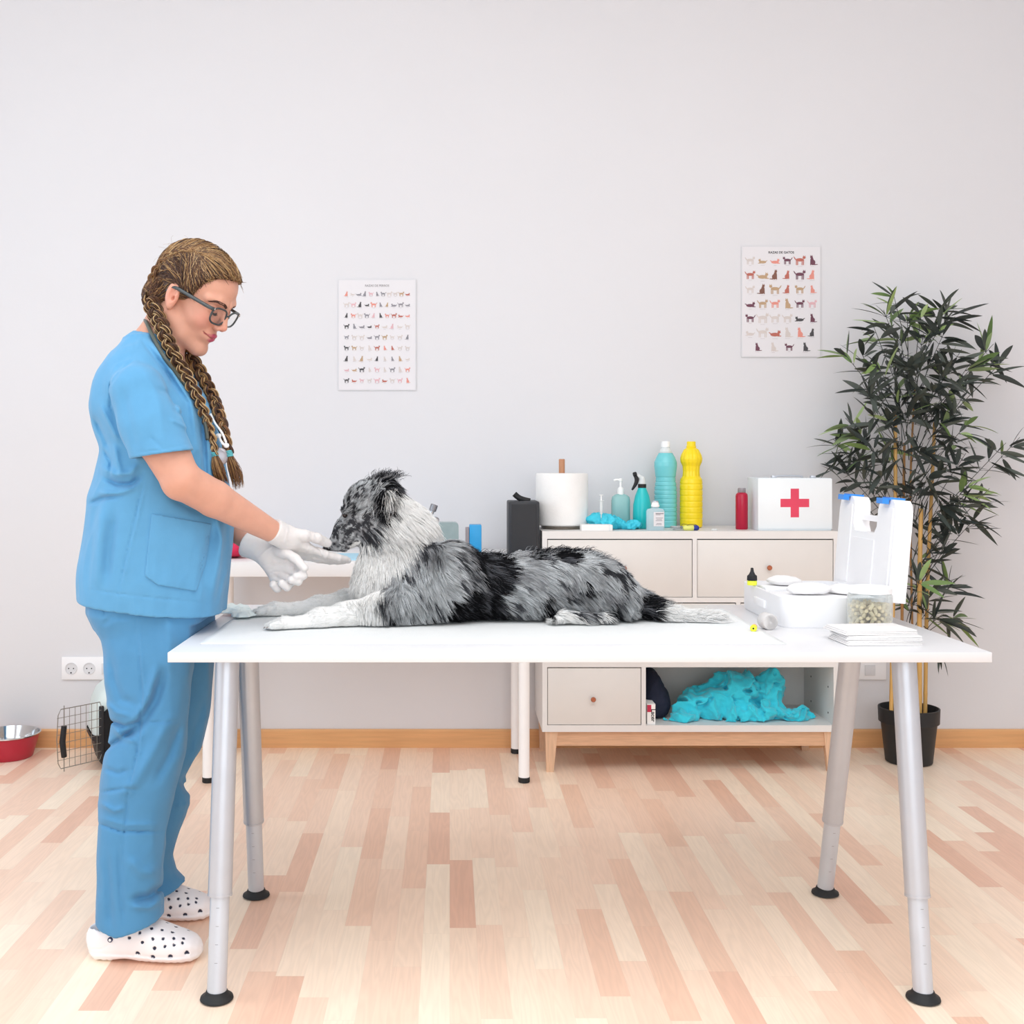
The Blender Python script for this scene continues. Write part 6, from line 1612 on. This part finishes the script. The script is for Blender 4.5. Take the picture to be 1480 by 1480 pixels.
# long fringe on the ears, breeches and tail
def fringe(n, f, L, d, sp, seed, rad_=.0006, col=None):
    rs = np.random.RandomState(seed); P0 = f(rs, n); t = np.linspace(0, 1, 7)
    Dd = np.asarray(d)+rs.normal(0, sp, (n, 3)); Dd /= np.linalg.norm(Dd, axis=1, keepdims=True); LL = L*rs.uniform(.6, 1.15, n)
    S = P0[:, None]+Dd[:, None]*(LL[:, None]*t)[..., None]; S[:, :, 2] -= .25*LL[:, None]*t**2
    S += (rs.normal(0, 1, (n, 3))*.004)[:, None]*np.sin(t*PI)[None, :, None]
    S[:, :, 2] = np.maximum(S[:, :, 2], DT+.001)
    C, _, _ = coat(P0, rs, 3)
    if col is not None: C = np.array(col)[rs.randint(0, len(col), n)]
    return S, np.tile(rad_*np.array([1, 1, 1, .9, .7, .4, .1]), (n, 1)), np.clip(C*rs.uniform(.8, 1.1, n)[:, None], 0, .92)
def onear(rs, n):
    t = rs.rand(n)[:, None]; a, b, c = dn(553, 700, 2.84), dn(560, 716, 2.822), dn(553, 735, 2.822)
    return np.where(t < .5, a+(b-a)*t*2, b+(c-b)*(t*2-1))+rs.normal(0, 1, (n, 3))*np.array([.010, .003, .006])
def ontail(rs, n):
    i = rs.randint(0, len(TAILP), n); return TAILP[i]+rs.normal(0, 1, (n, 3))*np.array([.006, .012, .006])
def onheadtop(rs, n): return dn(556, 690, 2.885)+rs.normal(0, 1, (n, 3))*np.array([.016, .03, .004])
def onback(rs, n):
    u_ = rs.uniform(660, 900, n); vt = np.interp(u_, [650, 690, 730, 770, 810, 850, 880, 900], [782, 793, 796, 790, 787, 790, 803, 822]); 
    return np.stack([(u_-U0)*DY/F, DY+rs.uniform(-.06, .04, n), H-(vt+9-V0)*DY/F], 1)
parts_ = [fringe(520, onear, .034, (-.25, -.15, -1), .22, 1), fringe(360, onear, .030, (.45, -.10, -.8), .22, 2, col=[CD, CD, CM]), fringe(160, onear, .036, (-.5, -.2, -.75), .12, 6, col=[CL_, CL_, CG]),
          fringe(1500, ontail, .055, (.95, -.05, .10), .22, 3), fringe(420, onheadtop, .026, (.55, -.05, .55), .30, 4, col=[CD, CM, CD, CG]), fringe(1200, onback, .030, (.8, 0, .28), .25, 5)]
link('long_fur', strand_mesh('long_fur', np.concatenate([p[0] for p in parts_]), np.concatenate([p[1] for p in parts_]), np.concatenate([p[2] for p in parts_])), m_fur, dog, world=True)['kind'] = 'stuff'
# ---------------------------------------------------------------- bamboo plant
PX, PY = W(1313.5, 0, 4.31).x, 4.31
pl = thing('potted_bamboo', 'tall artificial bamboo plant in a black pot beside the sideboard', 'plant', (PX, PY, 0))
bm = BM(); lathe(bm, [(.078, 0), (.084, .004), (.100, .150), (.101, .151), (.108, .152), (.110, .205), (.104, .206), (.100, .16), (.02, .158)], n=56)
obj('pot', bm, mat('pot_black', '232426', .5, var=.03), pl, world=False, auto=40)
bm = BM(); lathe(bm, [(.004, .160), (.099, .161), (.08, .168), (.03, .172), (.004, .173)], n=32, fn=lambda q, a, z: q*(1+.01*math.sin(7*a))); obj('soil', bm, mat('soil_dark', '2b2622', .95, bump=.5, bscale=90), pl, smooth=True)
m_cane = mat('bamboo_cane', 'c99f5c', .45, var=.10, scale=12, stretch=(6, 6, 1))
m_cane2 = mat('bamboo_cane_brown', 'a97c4a', .5, var=.10, scale=12, stretch=(6, 6, 1))
CANES = [([(1288, 1035), (1291, 860), (1294, 740), (1294, 600)], 4.26, .0078, m_cane), ([(1329, 1035), (1329, 860), (1331, 735)], 4.27, .0095, m_cane), ([(1337, 1035), (1340, 860), (1347, 700), (1351, 610)], 4.32, .0075, m_cane),
         ([(1303, 1035), (1304, 860), (1306, 720), (1307, 640)], 4.36, .0060, m_cane2), ([(1322, 1035), (1318, 880), (1316, 700), (1322, 560)], 4.37, .0045, m_cane2)]
for pts, Y, r0, m in CANES:
    P = pathpts([np3(u, v, Y+.01*i) for i, (u, v) in enumerate(pts)], 8); P[0][2] = .165
    bm = BM(); P2, L_ = resample(P, 90); rr = []
    for i in range(90):
        s = (L_*i/89) % .17; rr.append(r0*(1+.13*math.exp(-((s-.085)/.005)**2))*(1-.18*i/89))
    tube(bm, P2, rr, 12); obj('cane', bm, m, pl, world=True, smooth=True)
m_leaf = mat('bamboo_leaf', rough=.5, attr='Col', var=.06, scale=40, spec=.4)
rs = np.random.RandomState(19)
LC = np.array([lin(c) for c in ('353c39', '3f4642', '49504a', '2f3633', '434a42', '555c54')]); LG = np.array([lin(c) for c in ('7f9a5a', '93ab6c', '6a8550', '7f9468', 'a2b880')])
def leaf(p, d, L_, w_, droop, V, Q, C, col):
    d = d/np.linalg.norm(d); side = np.cross(d, [0, 0, 1]); side /= np.linalg.norm(side)+1e-6; side = side+rs.normal(0, .8, 3); side -= d*(side @ d); side /= np.linalg.norm(side)
    n_ = np.cross(side, d); K = 8; b0 = len(V)
    for i in range(K+1):
        t = i/K; c = p+d*L_*t+np.array([0, 0, -1])*droop*L_*t*t; ww = w_*(math.sin(PI*min(1, t*.92+.06))**.8)*(1-.35*t)
        if i == K: ww = .0004
        for s, h in ((-1, .22), (0, 0), (1, .22)): V.append(c+side*s*ww*.5+n_*h*ww*.5*(abs(s))); C.append(col)
    for i in range(K):
        for j in (0, 1): a = b0+3*i+j; Q.append((a, a+1, a+4, a+3))
def stemtube(pts, r, V, Q, C, col):
    P = np.asarray(pts); T, A, B = frames(P); b0 = len(V); k = 5
    for i, p in enumerate(P):
        for j in range(k): a = 2*PI*j/k; V.append(p+(A[i]*math.cos(a)+B[i]*math.sin(a))*r*(1-.5*i/len(P))); C.append(col)
    for i in range(len(P)-1):
        for j in range(k): Q.append((b0+i*k+j, b0+i*k+(j+1) % k, b0+(i+1)*k+(j+1) % k, b0+(i+1)*k+j))
def q_lim(p, d, L_):
    e = p+d/np.linalg.norm(d)*L_
    return 1. if (e[0] < 1.43 and e[1] < 4.36 and e[2] < 1.10 and e[2] > .80 and e[1] > 4.15) else 0.
CLUMPS = [(1277, 448, 1.0, 9, .45), (1262, 470, .8, 7, .2), (1242, 505, .9, 8, .15), (1214, 503, .9, 5, .9), (1311, 452, .9, 8, .5), (1332, 446, .8, 6, .5), (1362, 440, 1.0, 9, .2), (1378, 448, 1.0, 8, .35), (1300, 484, .9, 8, .5), (1335, 482, .9, 8, .4), (1366, 478, .9, 8, .1), (1390, 505, .9, 8, .1),
    (1262, 515, .9, 9, .2), (1284, 523, .9, 9, .25), (1312, 522, .9, 9, .05), (1345, 515, .9, 9, .05), (1375, 526, .9, 9, .05), (1402, 525, .9, 8, .2), (1436, 497, 1.15, 9, .6), (1455, 515, .9, 6, .1), (1245, 552, .9, 7, .0), (1268, 562, .8, 7, .0), (1292, 560, .9, 9, .15), (1322, 560, .9, 9, .0), (1352, 558, .9, 9, .0), (1380, 555, .9, 9, .05), (1404, 556, .8, 7, .3),
    (1222, 604, 1.0, 9, .35), (1236, 620, .9, 8, .25), (1258, 592, .8, 7, .0), (1282, 600, .9, 8, .1), (1308, 592, .9, 9, .15), (1338, 590, .9, 9, .0), (1362, 604, .9, 9, .0), (1386, 592, .9, 8, .2), (1404, 606, .8, 7, .5), (1204, 634, .9, 7, .3), (1228, 648, .9, 9, .05), (1256, 640, .9, 8, .0), (1284, 645, .8, 7, .2), (1334, 640, .8, 7, .0), (1382, 632, .9, 8, .3), (1396, 655, .8, 7, .1),
    (1192, 668, .95, 7, .3), (1216, 676, .9, 8, .0), (1242, 686, .9, 8, .0), (1270, 680, .9, 7, .0), (1312, 696, .8, 7, .0), (1342, 684, .9, 9, .0), (1370, 672, .9, 9, .0), (1406, 694, 1.0, 9, .7), (1430, 706, .9, 8, .2), (1398, 722, .9, 9, .0), (1362, 722, .9, 9, .0), (1338, 742, .8, 8, .0), (1386, 748, .9, 8, .0), (1416, 742, .9, 8, .0), (1346, 772, .8, 7, .0), (1372, 782, .9, 8, .0),
    (1330, 836, .9, 8, .5), (1352, 842, .9, 8, .1), (1376, 840, .9, 7, .1), (1344, 880, .9, 8, .4), (1364, 888, .9, 8, .2), (1384, 892, .9, 7, .4), (1318, 868, .8, 7, .3), (1454, 640, .9, 7, .1), (1474, 632, .9, 7, .4), (1332, 800, .8, 6, .1), (1362, 950, .5, 3, .0), (1290, 420, .7, 5, .6), (1352, 470, .8, 7, .0), (1328, 530, .8, 8, .0), (1300, 575, .8, 8, .1), (1360, 575, .8, 8, .0),
    (1272, 700, .8, 7, .0), (1300, 720, .8, 6, .0), (1328, 700, .8, 7, .0), (1300, 630, .8, 7, .0), (1360, 640, .8, 8, .0)]
for ci_, (u, v, sc_, n, gr) in enumerate(CLUMPS):
    Y = 4.30+rs.uniform(-.12, .10) if not (u < 1235 and v > 625) else 4.41; c = np3(u, v, Y); V, Q, C = [], [], []
    ax = c[0]-PX; drp = v > 900
    root = np.array([PX+ax*.18+rs.uniform(-.02, .02), PY+(Y-PY)*.2, max(.45, c[2]-(.18+.35*abs(ax)))]) if not drp else np3(1335, 905, 4.3)
    mid = root*.5+c*.5+np.array([ax*.05, 0, .02])
    path, _ = resample(pathpts([root, mid, c], 6), 10); stemtube(path, .0017, V, Q, C, LC[0]*.8)
    out = (path[-1]-path[-3]); out /= np.linalg.norm(out)
    for k in range(int(n*1.45)):
        a = rs.rand()*2*PI; e = np.cross(out, [0, 1, 0]); e /= np.linalg.norm(e)+1e-6; f = np.cross(out, e)
        d = out*rs.uniform(-.05, .9)+(e*math.cos(a)+f*math.sin(a)*.75)*rs.uniform(.5, 1.1)+np.array([0, 0, rs.uniform(-.1, .15)])
        if drp: d = np.array([rs.uniform(-.3, .5), rs.uniform(-.3, .3), -1])
        t = rs.uniform(.72, 1.0); p = path[min(9, int(t*9))]; L_ = rs.uniform(.085, .150)*sc_; green = rs.rand() < gr
        if .78 < q_lim(p, d, L_): continue
        q = p+d/np.linalg.norm(d)*.012; stemtube([p, (p+q)/2, q], .0009, V, Q, C, LC[0])
        yy = q[1]+d[1]/np.linalg.norm(d)*L_
        if yy > YW-.03: d[1] = -abs(d[1])
        col = (LG[rs.randint(5)] if green else LC[rs.randint(6)])*rs.uniform(.85, 1.15)
        leaf(q, d, L_, rs.uniform(.019, .029)*sc_, rs.uniform(.02, .30), V, Q, C, col)
    link('leafy_branch', npmesh('leafy_branch', V, Q, np.array(C), smooth=True), m_leaf, pl, world=True)
